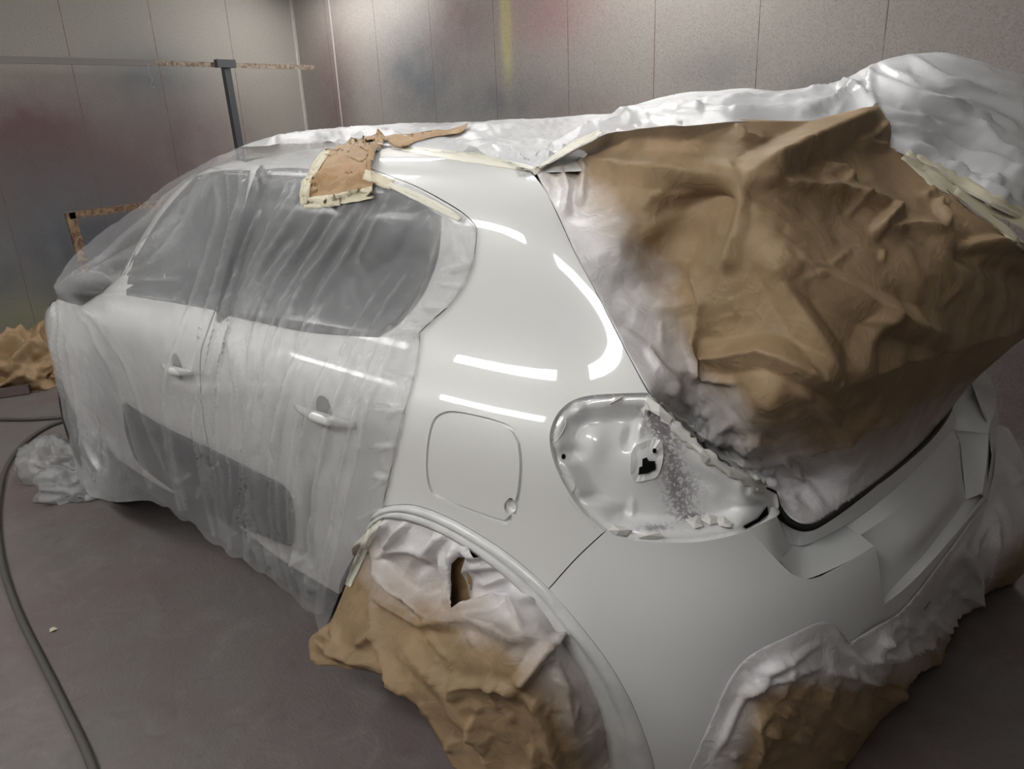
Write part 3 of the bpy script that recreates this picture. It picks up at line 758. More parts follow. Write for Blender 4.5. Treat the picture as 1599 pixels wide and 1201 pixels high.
# seam sealer / folded tape scraps left along the recess edges
def scrap(pts, seed, parent):
    rnd = random.Random(seed); P = [cav(x, y, .004+rnd.uniform(0, .010)) for x, y in pts]; c = sum(P)/len(P)+(CAM-P[0])*.006
    ob = mesh('tape_scrap', P+[c], [(i, (i+1) % len(P), len(P)) for i in range(len(P))], M['scrap'], parent, False)
    md = ob.modifiers.new('th', 'SOLIDIFY'); md.thickness = .0008; return ob
M['scrap'] = mat('overpainted_tape', (.70, .69, .655), .5)
for i, pl in enumerate([[(950, 828), (958, 820), (972, 822), (986, 828), (978, 836), (962, 835)], [(990, 834), (1008, 831), (1030, 832), (1038, 838), (1015, 841), (996, 840)], [(1094, 812), (1104, 803), (1118, 806), (1124, 816), (1108, 820)], [(1118, 812), (1130, 806), (1143, 818), (1140, 824), (1124, 822)], [(1070, 812), (1090, 806), (1098, 822), (1084, 826)],
        [(1002, 640), (1010, 630), (1014, 640), (1006, 649)], [(952, 630), (962, 622), (975, 618), (970, 624), (954, 632)]]): scrap(pl, i, recess)
# thin pressed line of the flange
tube('flange_edge', [cav(*p, .001) for p in catmull([(884, 655), (882, 668), (868, 690), (864, 690)], 4)], .0009, M['paint'], recess, 6)
tube('flange_edge', [cav(*p, .001) for p in catmull([(866, 733), (893, 748), (898, 762), (888, 778), (905, 800), (930, 825)], 4)], .0009, M['paint'], recess, 6)

# doors, side glass, cladding under the film (rear and front door on the left side)
FD_T = [(300, 262), (360, 246), (430, 243), (500, 250), (575, 262)]
BP = [(420, 262), (395, 320), (360, 420), (325, 515), (313, 560), (316, 640), (330, 720), (345, 790)]
rear_door = bpatch('rear_door', outline([(432, 244), (500, 248), (575, 262)], DOOR_T, DOOR_B, [(597, 792), (565, 850), (535, 905), (530, 930)], [(530, 930), (440, 875), (345, 800)], BP[::-1], [(420, 262), (432, 244)]), [], M['paint'], car, step=.02)
front_door = bpatch('front_door', outline([(420, 262), (395, 320), (360, 420), (325, 515), (313, 560), (316, 640), (330, 720), (345, 790)], [(345, 800), (270, 745), (210, 700)], [(210, 700), (190, 620), (178, 540), (172, 470)], [(172, 470), (230, 350), (300, 268)], [(300, 268), (360, 250), (420, 262)]), [], M['paint'], car, step=.025)
rear_glass = bpatch('side_window', outline([(400, 266), (450, 262), (500, 266), (570, 280), (630, 300), (690, 338)], [(690, 338), (685, 400), (662, 460), (625, 505), (592, 528)], [(592, 528), (500, 515), (405, 498), (345, 488)], [(345, 488), (372, 400), (400, 266)]), [], M['glass'], rear_door, off=.001, step=.03, skirt=0)
front_glass = bpatch('side_window', outline([(393, 266), (350, 266), (306, 275)], [(306, 275), (250, 340), (205, 420), (196, 462)], [(196, 462), (260, 472), (338, 486)], [(338, 486), (365, 400), (393, 266)]), [], M['glass'], front_door, off=.001, step=.03, skirt=0)
m_ = mat('window_frame_black', (.02, .02, .022), .3)
bpatch('window_trim', outline([(690, 338), (685, 400), (662, 460), (625, 505), (592, 528)], [(592, 528), (480, 520), (345, 492)], [(345, 492), (345, 484), (480, 503), (585, 520)], [(585, 520), (618, 498), (652, 455), (676, 398), (682, 345)]), [], m_, rear_door, off=.002, step=.03, skirt=0)
bpatch('pillar_trim', outline([(421, 274), (398, 274), (338, 488), (362, 492)]), [], M['black_plastic'], rear_door, off=.0025, step=.03, skirt=0)
def door_handle(c0, c1, parent):
    a, b = on_body(*c0, .0), on_body(*c1, .0); n = normB(*[np.array([q]) for q in pxuv(*c0)])[0]
    mid = [(a+(b-a)*k)+n*(.002+.016*math.sin(math.pi*min(1, max(0, k)))) for k in np.linspace(0, 1, 13)]
    mid = [a+n*.0]+mid[1:-1]+[b+n*.0]
    o = tube('door_handle', mid, [.006+.006*math.sin(math.pi*k/12) for k in range(13)], M['handle'], parent, 12, 1.3)
    bm = bmesh.new(); bmesh.ops.create_uvsphere(bm, u_segments=20, v_segments=10, radius=.035)
    q = Vector(n).to_track_quat('Z', 'Y').to_matrix(); cc = Vector((a+b)/2+n*.001+np.array([0, 0, .008]))
    for v_ in bm.verts: v_.co = q @ Vector((v_.co.x*.9, v_.co.y*1.2, v_.co.z*.06))+cc
    bmobj('handle_cup', bm, mat('handle_cup', (.22, .22, .22), .5), o, True)
door_handle((255, 570), (302, 582), front_door); door_handle((462, 634), (556, 664), rear_door)
clad = bpatch('door_cladding', outline([(196, 628), (230, 650), (262, 668), (330, 700), (400, 735), (440, 755), (457, 775)], [(457, 775), (462, 815), (458, 852)], [(458, 852), (380, 820), (300, 780), (235, 735), (214, 712)], [(214, 712), (200, 672), (196, 628)]), [], M['cladding'], car, off=.012, step=.03, skirt=.014)
bpatch('sill', outline([(160, 700), (250, 760), (345, 805), (440, 880), (525, 935)], [(525, 935), (500, 960), (420, 925), (330, 860), (210, 775)], [(210, 775), (160, 700)]), [], M['black_plastic'], car, off=.0, step=.03)
# rest of the shell: roof, bonnet and front, right side, all in the same white
U = lambda L: L
bpatch('roof_panel', None, (), M['paint'], car, off=-.006, gap=0, skirt=0, step=.05, poly_uv=[(4.0, 11.4), (9.2, 11.4), (13, 11.4), (22, 11.4), (22, 13.9), (13, 13.9), (4.0, 13.9)])
bpatch('right_side', None, (), M['paint'], car, off=-.004, gap=0, skirt=.0, step=.06, poly_uv=[(14.6, 1.), (22.5, .3), (22.5, 7.2), (14.6, 7.2)])
bpatch('right_greenhouse', None, (), M['glass'], car, off=-.004, gap=0, skirt=.0, step=.06, poly_uv=[(16.0, 7.2), (22.5, 7.2), (22.5, 11.5), (16.0, 11.5)])
bpatch('windscreen', None, (), M['glass'], car, off=.0, gap=0, skirt=0, step=.05, poly_uv=[(0, 7.4), (4.1, 7.4), (4.1, 11.6), (0, 11.6)])
bpatch('windscreen', None, (), M['glass'], car, off=.0, gap=0, skirt=0, step=.05, poly_uv=[(26, 7.4), (22.4, 7.4), (22.4, 11.6), (26, 11.6)])
front = bpatch('front_body', None, (), M['paint'], car, off=-.002, gap=0, skirt=0, step=.05, poly_uv=[(0, .3), (5.3, .3), (5.2, 6.6), (4.6, 7.4), (0, 7.4)])
bpatch('front_body', None, (), M['paint'], car, off=-.002, gap=0, skirt=0, step=.05, poly_uv=[(26, .3), (22.4, .3), (22.4, 7.4), (26, 7.4)])
bpatch('headlamp', None, (), M['black_plastic'], front, off=.004, gap=0, skirt=0, step=.04, poly_uv=[(1.6, 4.0), (3.0, 4.3), (3.1, 5.0), (2.2, 5.1), (1.6, 4.7)])
# left door mirror
mo = hit(104, 452, y=.93)
bm = bmesh.new(); bmesh.ops.create_uvsphere(bm, u_segments=28, v_segments=18, radius=1)
for v_ in bm.verts:
    x, y, z = v_.co; sx = .095*(1-.25*z*z); v_.co = Vector((2.68+x*(.075 if x > 0 else .05), .82+y*.10, .995+z*.062*(1-.25*y)))
mir = bmobj('door_mirror', bm, M['black_plastic'], car, True)
bm = bmesh.new(); obar(bm, (2.68, .72, .96), (2.68, .80, .975), .05, .05); bmobj('mirror_arm', bm, M['black_plastic'], mir)

# arch lip (painted edge, over-sprayed) and wheels
ARI = [(1080-100, 0)]
arch_out = catmull([(590, 797), (597, 792), (644, 789), (699, 808), (766, 846), (815, 882), (857, 920), (892, 960), (945, 1028), (982, 1090), (1005, 1145), (1022, 1201), (1036, 1290)], 5)
arch_in = catmull([(575, 830), (592, 812), (615, 806), (670, 819), (743, 859), (817, 918), (872, 987), (905, 1035), (927, 1075), (945, 1127), (957, 1201), (962, 1290)], 5)
def archlip():
    n = 90; O = np.array(arch_out); I = np.array(arch_in)
    def res(P, n):
        L = np.concatenate([[0], np.cumsum(np.linalg.norm(np.diff(P, axis=0), axis=1))]); s = np.linspace(0, L[-1], n)
        return np.stack([np.interp(s, L, P[:, k]) for k in (0, 1)], 1)
    O, I = res(O, n), res(I, n); rows = []
    prof = [(0, 0), (.06, .006), (.2, .0105), (.42, .012), (.5, .007), (.58, .011), (.8, .0135), (1, .012), (1.0, -.02)]
    for o, i_ in zip(O, I):
        for t_, h_ in prof: p = o+(i_-o)*t_; rows.append(on_body(p[0], p[1], h_))
    m_ = len(prof); fs = [(i*m_+k, i*m_+k+1, (i+1)*m_+k+1, (i+1)*m_+k) for i in range(n-1) for k in range(m_-1)]
    ob = mesh('wheel_arch_lip', rows, fs, M['arch'], car)
    return ob
M['arch'] = mat('oversprayed_arch_trim', (.70, .71, .70), .3, 0, .5, .15)
_t = NT(M['arch']); _v = _t.coord(); _t.l.new(_t.mix(_t.ramp(_t.noise(_v, 18, 5), [(.4, 0), (.7, 1)]), (.72, .73, .725), (.60, .615, .615)), _t.b.inputs['Base Color']); _t.l.new(_t.bump(_t.noise(_v, 90, 5, .6, 1), .25, .004), _t.b.inputs['Normal'])
archlip()
def lathe(prof, cx, cy, cz, side=1, n=56):
    vs = []; fs = []; m_ = len(prof)
    for k in range(n):
        a = 2*math.pi*k/n
        for (yy, r) in prof: vs.append((cx+math.cos(a)*r, cy+side*yy, cz+math.sin(a)*r))
    for k in range(n):
        for j in range(m_-1): fs.append((k*m_+j, ((k+1) % n)*m_+j, ((k+1) % n)*m_+j+1, k*m_+j+1))
    return vs, fs
WH = {}
def wheel(x, side):
    pr = [(-.19, .20), (-.195, .285), (-.175, .308), (-.14, .313), (-.05, .313), (-.02, .305), (0, .285), (.004, .24), (-.006, .205), (-.03, .20)]
    vs, fs = lathe(pr, x, side*.835, .313, side); ty = mesh('wheel', vs, fs, M['tyre'], car)
    vs, fs = lathe([(-.02, .205), (-.045, .19), (-.07, .17), (-.03, .11), (-.02, .05), (-.018, 0)], x, side*.835, .313, side); mesh('rim', vs, fs, M['alloy'], ty); WH[(x, side)] = ty
for x in (.655, 3.04):
    for s in (1, -1): wheel(x, s)
bm = bmesh.new(); box(bm, (.35, -.72, .20), (3.75, .70, .42)); bmobj('underbody', bm, M['gap'], car)

# tailgate, held a little open under its paper and film
def gp_(s_, y, o=0): return np.array([.345-.30*s_+o, y*(1-.0*s_), 1.525-.50*s_+o*.3])
rows = []
for o in (0, .03):
    rows.append([[gp_(s_, y, o+.02*(abs(y)/.5)**2) for y in np.linspace(-.5, .46, 9)] for s_ in np.linspace(0, 1, 7)])
vs = [p for r in rows for q in r for p in q]; fs = []
for i in range(6):
    for k in range(8):
        a = i*9+k; fs += [(a, a+1, a+10, a+9), (63+a, 63+a+9, 63+a+10, 63+a+1)]
for i in range(6): fs += [(i*9, (i+1)*9, 63+(i+1)*9, 63+i*9), (i*9+8, 63+i*9+8, 63+(i+1)*9+8, (i+1)*9+8)]
for k in range(8): fs += [(k, 63+k, 64+k, k+1), (54+k, 55+k, 118+k, 117+k)]
tg = mesh('tailgate', vs, fs, M['paint'], car, False)
vs = [gp_(s_, y, -.002) for s_ in np.linspace(.12, .62, 6) for y in np.linspace(-.42, .38, 8)]
mesh('rear_window', vs, [(i*8+k, i*8+k+1, i*8+k+9, i*8+k+8) for i in range(5) for k in range(7)], M['glass'], tg)
# ------------------------------------------------------------------ masking film over the doors, hung from roof and mirror
rnd = random.Random(11)
EDGE_R = [(597, 794), (608, 745), (619, 695), (633, 640), (647, 590), (655, 545), (656, 520), (672, 504), (700, 480), (722, 450), (738, 411), (743, 373), (741, 355), (720, 335), (690, 316), (650, 295), (612, 279), (575, 266)]
side_poly = outline(EDGE_R, [(575, 266), (590, 236), (560, 224), (520, 216), (470, 214), (430, 222), (375, 230)], [(375, 230), (310, 258), (273, 280), (212, 325), (155, 366), (112, 404), (86, 446)], [(86, 446), (100, 520), (113, 600), (124, 690), (131, 758)],
    [(131, 758), (142, 774), (180, 784), (214, 782)], [(214, 782), (236, 782), (250, 790), (264, 794), (282, 812), (300, 816), (318, 838), (334, 850), (346, 853), (360, 870), (380, 872), (398, 892), (418, 898), (436, 916), (456, 930), (474, 950), (492, 958)],
    [(492, 958), (498, 985), (512, 972), (527, 935), (545, 898), (562, 862), (580, 822), (597, 794)])
fan = [([(90, 450), (170, 418), (250, 372), (300, 310), (322, 275)], .030, 12, 'tent'), ([(90, 450), (160, 402), (240, 332), (300, 275)], .02, 8, 'tent'), ([(92, 450), (180, 436), (240, 412), (290, 350), (330, 280)], .03, 9, 'step'),
       ([(92, 452), (200, 440), (280, 436)], .02, 7, 'step'), ([(100, 455), (200, 462), (270, 470)], .014, 6, 'tent'), ([(94, 452), (150, 496), (200, 570), (232, 660), (262, 745)], .022, 8, 'tent'), ([(96, 455), (140, 505), (186, 590), (215, 690), (235, 760)], .02, 9, 'tent'),
       ([(160, 420), (230, 398), (285, 340)], .016, 5, 'step')]
guides = [[(330, 275), (335, 340), (310, 430), (288, 500), (262, 570), (250, 640), (262, 720), (275, 790)], [(400, 262), (395, 320), (370, 400), (340, 490), (318, 580), (312, 680), (330, 770), (340, 840)], [(485, 300), (440, 370), (400, 440), (372, 510), (372, 600), (370, 700), (372, 790), (378, 870)],
          [(560, 320), (510, 400), (470, 460), (440, 530), (410, 620), (402, 700), (410, 800), (430, 900)], [(640, 320), (600, 420), (550, 500), (520, 570), (490, 660), (470, 760), (470, 860), (480, 940)], [(700, 345), (680, 440), (640, 520), (610, 590), (580, 680), (560, 770), (535, 860), (505, 960)]]
def guide(t):
    t = min(max(t, 0), .9999)*(len(guides)-1); i = int(t); f = t-i
    return [tuple(np.array(guides[i][k])*(1-f)+np.array(guides[i+1][k])*f) for k in range(8)]
folds = list(fan)
for t_, am, wd, a, b in [(.02, .012, 9, 0, 8), (.13, .02, 9, 0, 5), (.24, .016, 7, 1, 5), (.34, .02, 7, 0, 4), (.40, .034, 11, 0, 5), (.45, .024, 7, 1, 5), (.50, .036, 12, 0, 5), (.55, .024, 8, 0, 5), (.60, .034, 11, 0, 8), (.66, .018, 7, 0, 4), (.30, .022, 8, 3, 8), (.43, .026, 9, 3, 8), (.52, .020, 8, 4, 8), (.70, .016, 7, 3, 8), (.78, .018, 8, 3, 8), (.86, .022, 10, 2, 8), (.93, .02, 8, 2, 8), (.97, .016, 6, 0, 8), (.18, .018, 8, 4, 8)]:
    folds.append((catmull(guide(t_)[a:b], 3), am, wd, 'step' if int(t_*100) % 2 else 'tent'))
for k in range(46):
    t_ = rnd.random(); a = rnd.choice([0, 1, 2, 3, 4, 5]); g = guide(t_)[a:a+rnd.choice([2, 3, 4])]; sh = rnd.uniform(-14, 14)
    if len(g) < 2: continue
    g = [(x+sh*rnd.uniform(.2, 1), y) for x, y in g]
    folds.append((catmull(g, 3), rnd.uniform(.006, .016)*rnd.choice([1, 1, -1]), rnd.uniform(3.5, 7), rnd.choice(['tent', 'step'])))
for k in range(12):      # little puckers near the lower hem and the taped edge
    t_ = rnd.random(); g = guide(t_); p = np.array(g[7])-[0, rnd.uniform(0, 45)]; q = p+[rnd.uniform(-25, 25), -rnd.uniform(15, 50)]
    folds.append(([tuple(p), tuple(q)], rnd.uniform(.005, .012), rnd.uniform(6, 10), rnd.choice(['tent', 'step'])))
for k in range(26):
    i = rnd.randrange(0, 12); p = np.array(EDGE_R[i]); q = p+[-rnd.uniform(15, 55), rnd.uniform(-18, 28)]
    folds.append(([tuple(p), tuple(q)], rnd.uniform(.003, .009), rnd.uniform(3, 5), 'tent'))
ctrl = []
for (x, y) in [(375, 232), (430, 224), (500, 218), (560, 227), (310, 268), (400, 270), (480, 280), (560, 290), (640, 310), (700, 335), (735, 380), (715, 450), (670, 500), (652, 560), (630, 640), (612, 720), (597, 790), (330, 380), (400, 400), (480, 400), (560, 400), (640, 400), (300, 470), (400, 500), (500, 500), (580, 500),
               (280, 560), (360, 600), (450, 600), (540, 600), (290, 680), (370, 700), (450, 740), (540, 720), (350, 800), (430, 840), (520, 840)]:
    ctrl.append((x, y, 'B', .012 if (x > 590 or y < 260) else .030))
ctrl += [(89, 452, dict(y=.93)), (112, 600, dict(y=.94)), (131, 758, dict(y=.93)), (180, 784, dict(y=.93)), (180, 600, dict(y=.93)), (215, 782, dict(y=.93)), (160, 480, dict(y=.93)), (230, 600, dict(y=.91)), (248, 720, dict(y=.90)), (212, 326, dict(y=.66)), (155, 368, dict(y=.78)), (250, 400, dict(y=.80)), (200, 440, dict(y=.85)),
         (264, 792, dict(y=.93)), (346, 856, dict(y=.90)), (436, 918, dict(y=.89)), (495, 970, dict(y=.89)), (545, 895, dict(y=.885))]
def milk_side(vo, X):
    k = np.zeros(len(vo))
    k += .30*np.clip((X[:, 1]-.80)*1.5, 0, 1)*0
    d1 = segd(vo, [(105, 560), (118, 640), (140, 770)])[0]; k += .34*np.exp(-(d1/55)**2)
    d2 = segd(vo, EDGE_R)[0]; k += .18*np.exp(-(d2/16)**2)
    k += .12*np.exp(-(segd(vo, [(700, 350), (690, 430), (640, 520), (570, 600)])[0]/34)**2)
    k -= .10*np.exp(-((vo[:, 0]-200)/80)**2-((vo[:, 1]-390)/60)**2)
    k -= .2*np.exp(-((vo[:, 0]-145)/55)**2-((vo[:, 1]-463)/20)**2)
    return k
side = sheet('masking_film', side_poly, ctrl, M['film'], None, step=4.0, folds=folds, crumple=[(6, .0035, 'facet'), (15, .0028, 'facet'), (34, .0011, 'facet')], guard=.004, milk=milk_side,
    gmin=lambda p: .010*(1 if (p[0] < 475 and p[1] > 600) else 0)+.012*math.exp(-((p[0]-278)/34)**2-((p[1]-577)/22)**2)+.012*math.exp(-((p[0]-510)/60)**2-((p[1]-650)/28)**2))
tag(side, 'clear milky plastic masking film draped over the doors and windows, gathered on the door mirror', 'plastic sheet')
# film wrapped round the bonnet and nose, behind the hanging curtain
front_poly = outline([(152, 500), (120, 478), (98, 470), (84, 474), (76, 495), (74, 530), (84, 585), (97, 640), (108, 690), (118, 735), (134, 765)], [(134, 765), (158, 760), (156, 600), (152, 500)])
fctrl = [(88, 470, dict(y=.84)), (76, 490, dict(y=.88)), (74, 530, dict(y=.905)), (84, 585, dict(y=.91)), (97, 640, dict(y=.92)), (112, 700, dict(y=.93)), (130, 762, dict(y=.925)), (150, 500, dict(y=.90)), (150, 700, dict(y=.92)), (120, 480, dict(y=.86))]
ff = [([(110, 405), (95, 470), (100, 560), (118, 680)], .02, 7, 'tent'), ([(120, 400), (112, 480), (118, 600)], .02, 6, 'step'), ([(84, 470), (82, 540), (100, 620)], .015, 5, 'tent')]
fr_ = sheet('masking_film', front_poly, fctrl, M['film_heap'], None, step=5, folds=ff, crumple=[(6, .008, 'facet')], guard=.004)
tag(fr_, 'clear masking film wrapped round the nose and bonnet of the car, far left', 'plastic sheet')

# ------------------------------------------------------------------ film over the roof
roof_poly = outline([(375, 230), (425, 214), (500, 203), (560, 197), (650, 192), (740, 190), (840, 186), (905, 181), (955, 178)], [(955, 178), (925, 200), (890, 225), (858, 252), (836, 266)], [(836, 266), (800, 257), (740, 243), (680, 235), (610, 230), (560, 226), (500, 224), (440, 224)])
rc_ = [(375, 230, 'B', .012), (425, 216, 'B', .014), (500, 206, dict(z=1.512)), (560, 199, dict(y=-.1)), (650, 194, dict(y=-.2)), (740, 192, dict(y=-.2)), (840, 188, dict(y=-.1)), (905, 183, dict(y=0)), (955, 178, dict(y=-.05)), (880, 235, 'B', .03), (836, 266, 'B', .008), (740, 244, 'B', .008), (680, 236, 'B', .008), (610, 231, 'B', .008), (560, 228, 'B', .010), (500, 226, 'B', .014), (440, 226, 'B', .014), (700, 215, 'B', .02), (800, 220, 'B', .02)]
rf = []
for k in range(34):
    x = rnd.uniform(400, 900); y = 200+rnd.random()*55; L = rnd.uniform(40, 130)
    rf.append(([(x, y), (x+L*.5, y+rnd.uniform(-3, 6)), (x+L, y+rnd.uniform(-12, 14))], rnd.uniform(.006, .02), rnd.uniform(3, 7), rnd.choice(['tent', 'step'])))
rf += [([(836, 262), (870, 225), (930, 188)], .02, 6, 'tent'), ([(834, 262), (780, 235), (700, 222)], .016, 5, 'tent'), ([(834, 260), (760, 222), (680, 205)], .016, 5, 'step')]
roof = sheet('roof_film', roof_poly, rc_, M['film_roof'], None, step=4, folds=rf, crumple=[(6, .004, 'facet'), (22, .0012, 'facet')], guard=.003)
tag(roof, 'white plastic film stretched over the roof of the car', 'plastic sheet')

# ------------------------------------------------------------------ silver-white film over the raised tailgate
HP = lambda s, y: np.array([.25-.35*s, y, 1.585-.42*s])       # raised tailgate skin, s from top 0 to bottom 1
hatch_poly = outline([(836, 264), (880, 222), (940, 186), (1000, 162), (1060, 147), (1140, 139), (1230, 141), (1300, 132), (1340, 114), (1380, 96), (1420, 85), (1462, 82), (1510, 91), (1560, 106), (1610, 120), (1700, 150)], [(1700, 150), (1720, 300), (1700, 420)],
    [(1700, 420), (1640, 362), (1599, 344), (1540, 318), (1490, 290), (1450, 262), (1420, 244), (1386, 230)], [(1386, 230), (1388, 200), (1366, 172)], [(1366, 172), (1330, 186), (1250, 192), (1150, 192), (1050, 198), (950, 212), (890, 240)], [(890, 240), (850, 262)])
hc = [(838, 264, 'B', .008), (880, 225, 'B', .03), (940, 188, dict(y=.15)), (1060, 148, dict(y=-.1)), (1140, 140, dict(y=-.2)), (1230, 142, dict(y=-.3)), (1300, 133, dict(y=-.35)), (1380, 98, dict(y=-.4)), (1450, 84, dict(y=-.45)), (1560, 107, dict(x=.12)), (1700, 150, dict(x=.05)), (1700, 300, dict(x=-.08)), (1700, 420, dict(x=-.14)),
      (1599, 340, dict(x=-.09)), (1490, 288, dict(x=.03)), (1420, 242, dict(x=.11)), (1386, 228, dict(x=.15)), (1368, 170, dict(x=.2)), (1250, 190, dict(x=.24)), (1150, 190, dict(x=.27)), (1050, 197, dict(x=.32)), (950, 212, dict(y=.5)), (1500, 190, dict(x=.10)), (1599, 230, dict(x=.0))]
hf = [([(1310, 136), (1340, 150), (1362, 175)], .03, 12, 'tent'), ([(1362, 100), (1360, 140), (1364, 172), (1385, 225)], .028, 9, 'tent'), ([(1370, 180), (1440, 192), (1520, 215), (1600, 262), (1700, 320)], .03, 14, 'tent'), ([(1376, 196), (1460, 216), (1540, 262), (1620, 300)], .026, 11, 'step'), ([(1385, 215), (1450, 240), (1520, 290), (1600, 325)], .022, 10, 'tent'),
      ([(1375, 100), (1430, 140), (1500, 150), (1560, 165), (1620, 200)], .034, 13, 'step'), ([(1420, 88), (1470, 130), (1540, 150), (1620, 180)], .03, 11, 'tent'), ([(1460, 84), (1530, 108), (1620, 140)], .014, 6, 'step'), ([(1345, 112), (1400, 135), (1450, 165), (1500, 172)], .024, 9, 'tent'),
      ([(905, 205), (1000, 188), (1100, 180), (1230, 178), (1300, 168), (1370, 120)], .022, 9, 'tent'), ([(920, 196), (1020, 172), (1140, 160), (1250, 160), (1340, 126)], .02, 7, 'step'), ([(900, 222), (980, 203), (1080, 192)], .016, 5, 'tent'), ([(1240, 185), (1300, 168), (1342, 145), (1362, 120)], .034, 10, 'step'), ([(1300, 180), (1330, 160), (1360, 150)], .03, 8, 'tent')]
for k in range(34):
    x = rnd.uniform(900, 1300); y = 190-(x-900)*.08+rnd.uniform(-15, 12); L = rnd.uniform(30, 90)
    hf.append(([(x, y), (x+L, y-L*rnd.uniform(.0, .2))], rnd.uniform(.004, .012), rnd.uniform(3, 6), rnd.choice(['tent', 'step'])))
for k in range(70):
    x = rnd.uniform(1375, 1570); y = rnd.uniform(100, 300); L = rnd.uniform(40, 120); q = .62-abs(y-215)/400
    hf.append(([(x, y), (x+L*.5, y+L*.5*q*.8), (x+L, y+L*q)], rnd.uniform(.004, .012)*rnd.choice([1, 1, -1]), rnd.uniform(5, 11), rnd.choice(['tent', 'step', 'soft'])))
hatch = sheet('tailgate_film', hatch_poly, hc, M['film_hatch'], None, step=4.4, folds=hf, crumple=[(5, .0035, 'facet')], guard=.003, milk=lambda vo, X: -.5*np.exp(-((vo[:, 0]-1322)/34)**2-((vo[:, 1]-152+(vo[:, 0]-1322)*.35)/15)**2)-.25*np.exp(-((vo[:, 0]-1455)/40)**2-((vo[:, 1]-118-(vo[:, 0]-1455)*.3)/10)**2))  # dark reflection put into the film's opacity: the clear spot left of the peak
hatch_tag = tag(hatch, 'silver white plastic film over the raised tailgate at the top right', 'plastic sheet')

# ------------------------------------------------------------------ big brown paper over the tailgate opening
gp_edge_l = [(836, 266), (850, 295), (870, 332), (900, 398), (932, 458), (964, 520), (992, 574), (1016, 616)]
gate_poly = outline([(836, 266), (868, 246), (905, 222), (940, 207), (1000, 199), (1060, 194), (1150, 187), (1250, 189), (1320, 184)], [(1320, 184), (1345, 176), (1367, 167)], [(1367, 167), (1385, 190), (1390, 205), (1388, 231)], [(1388, 231), (1412, 238), (1424, 262), (1450, 272), (1474, 292), (1520, 332), (1560, 358), (1590, 384), (1660, 420)], [(1660, 420), (1680, 480)],
    [(1680, 480), (1599, 528), (1560, 560), (1520, 596), (1488, 634)], [(1488, 634), (1476, 650), (1450, 683), (1400, 727), (1340, 773), (1284, 811), (1256, 818), (1234, 808), (1219, 788), (1212, 768)], [(1212, 768), (1180, 752), (1140, 732), (1100, 704), (1060, 668), (1035, 640), (1016, 616)], gp_edge_l[::-1])
gc = [(x, y, 'B', .006) for x, y in [(840, 268), (870, 332), (932, 458), (992, 574), (1016, 614)]]
gc += [(905, 224, 'B', .03), (1000, 200, dict(y=.5)), (1150, 190, dict(x=.27)), (1250, 192, dict(x=.23)), (1367, 170, dict(x=.19)), (1388, 231, dict(x=.145)), (1474, 292, dict(x=.04)), (1590, 384, dict(x=-.095)), (1660, 430, dict(x=-.14)), (1660, 490, dict(x=-.13)), (1599, 526, dict(x=-.10)), (1520, 596, dict(x=-.03)),
       (1478, 650, dict(z=.765)), (1400, 727, dict(z=.77)), (1340, 773, dict(z=.77)), (1256, 818, dict(z=.77)), (1214, 772, dict(z=.81)), (1140, 732, dict(z=.86)), (1060, 668, dict(z=.94)),
       (1155, 282, dict(x=.20)), (1000, 300, dict(y=.60)), (960, 380, dict(y=.66)), (1050, 470, dict(y=.62)), (1060, 380, dict(y=.60)), (1100, 560, dict(y=.60)), (1200, 640, dict(x=.10)), (1250, 740, dict(z=.83)), (1200, 400, dict(x=.13)), (1300, 300, dict(x=.13)), (1300, 450, dict(x=.05)), (1400, 380, dict(x=.02)), (1500, 400, dict(x=-.05)), (1300, 580, dict(x=.025)), (1400, 520, dict(x=-.02)), (1400, 640, dict(x=.0)), (1500, 500, dict(x=-.06))]
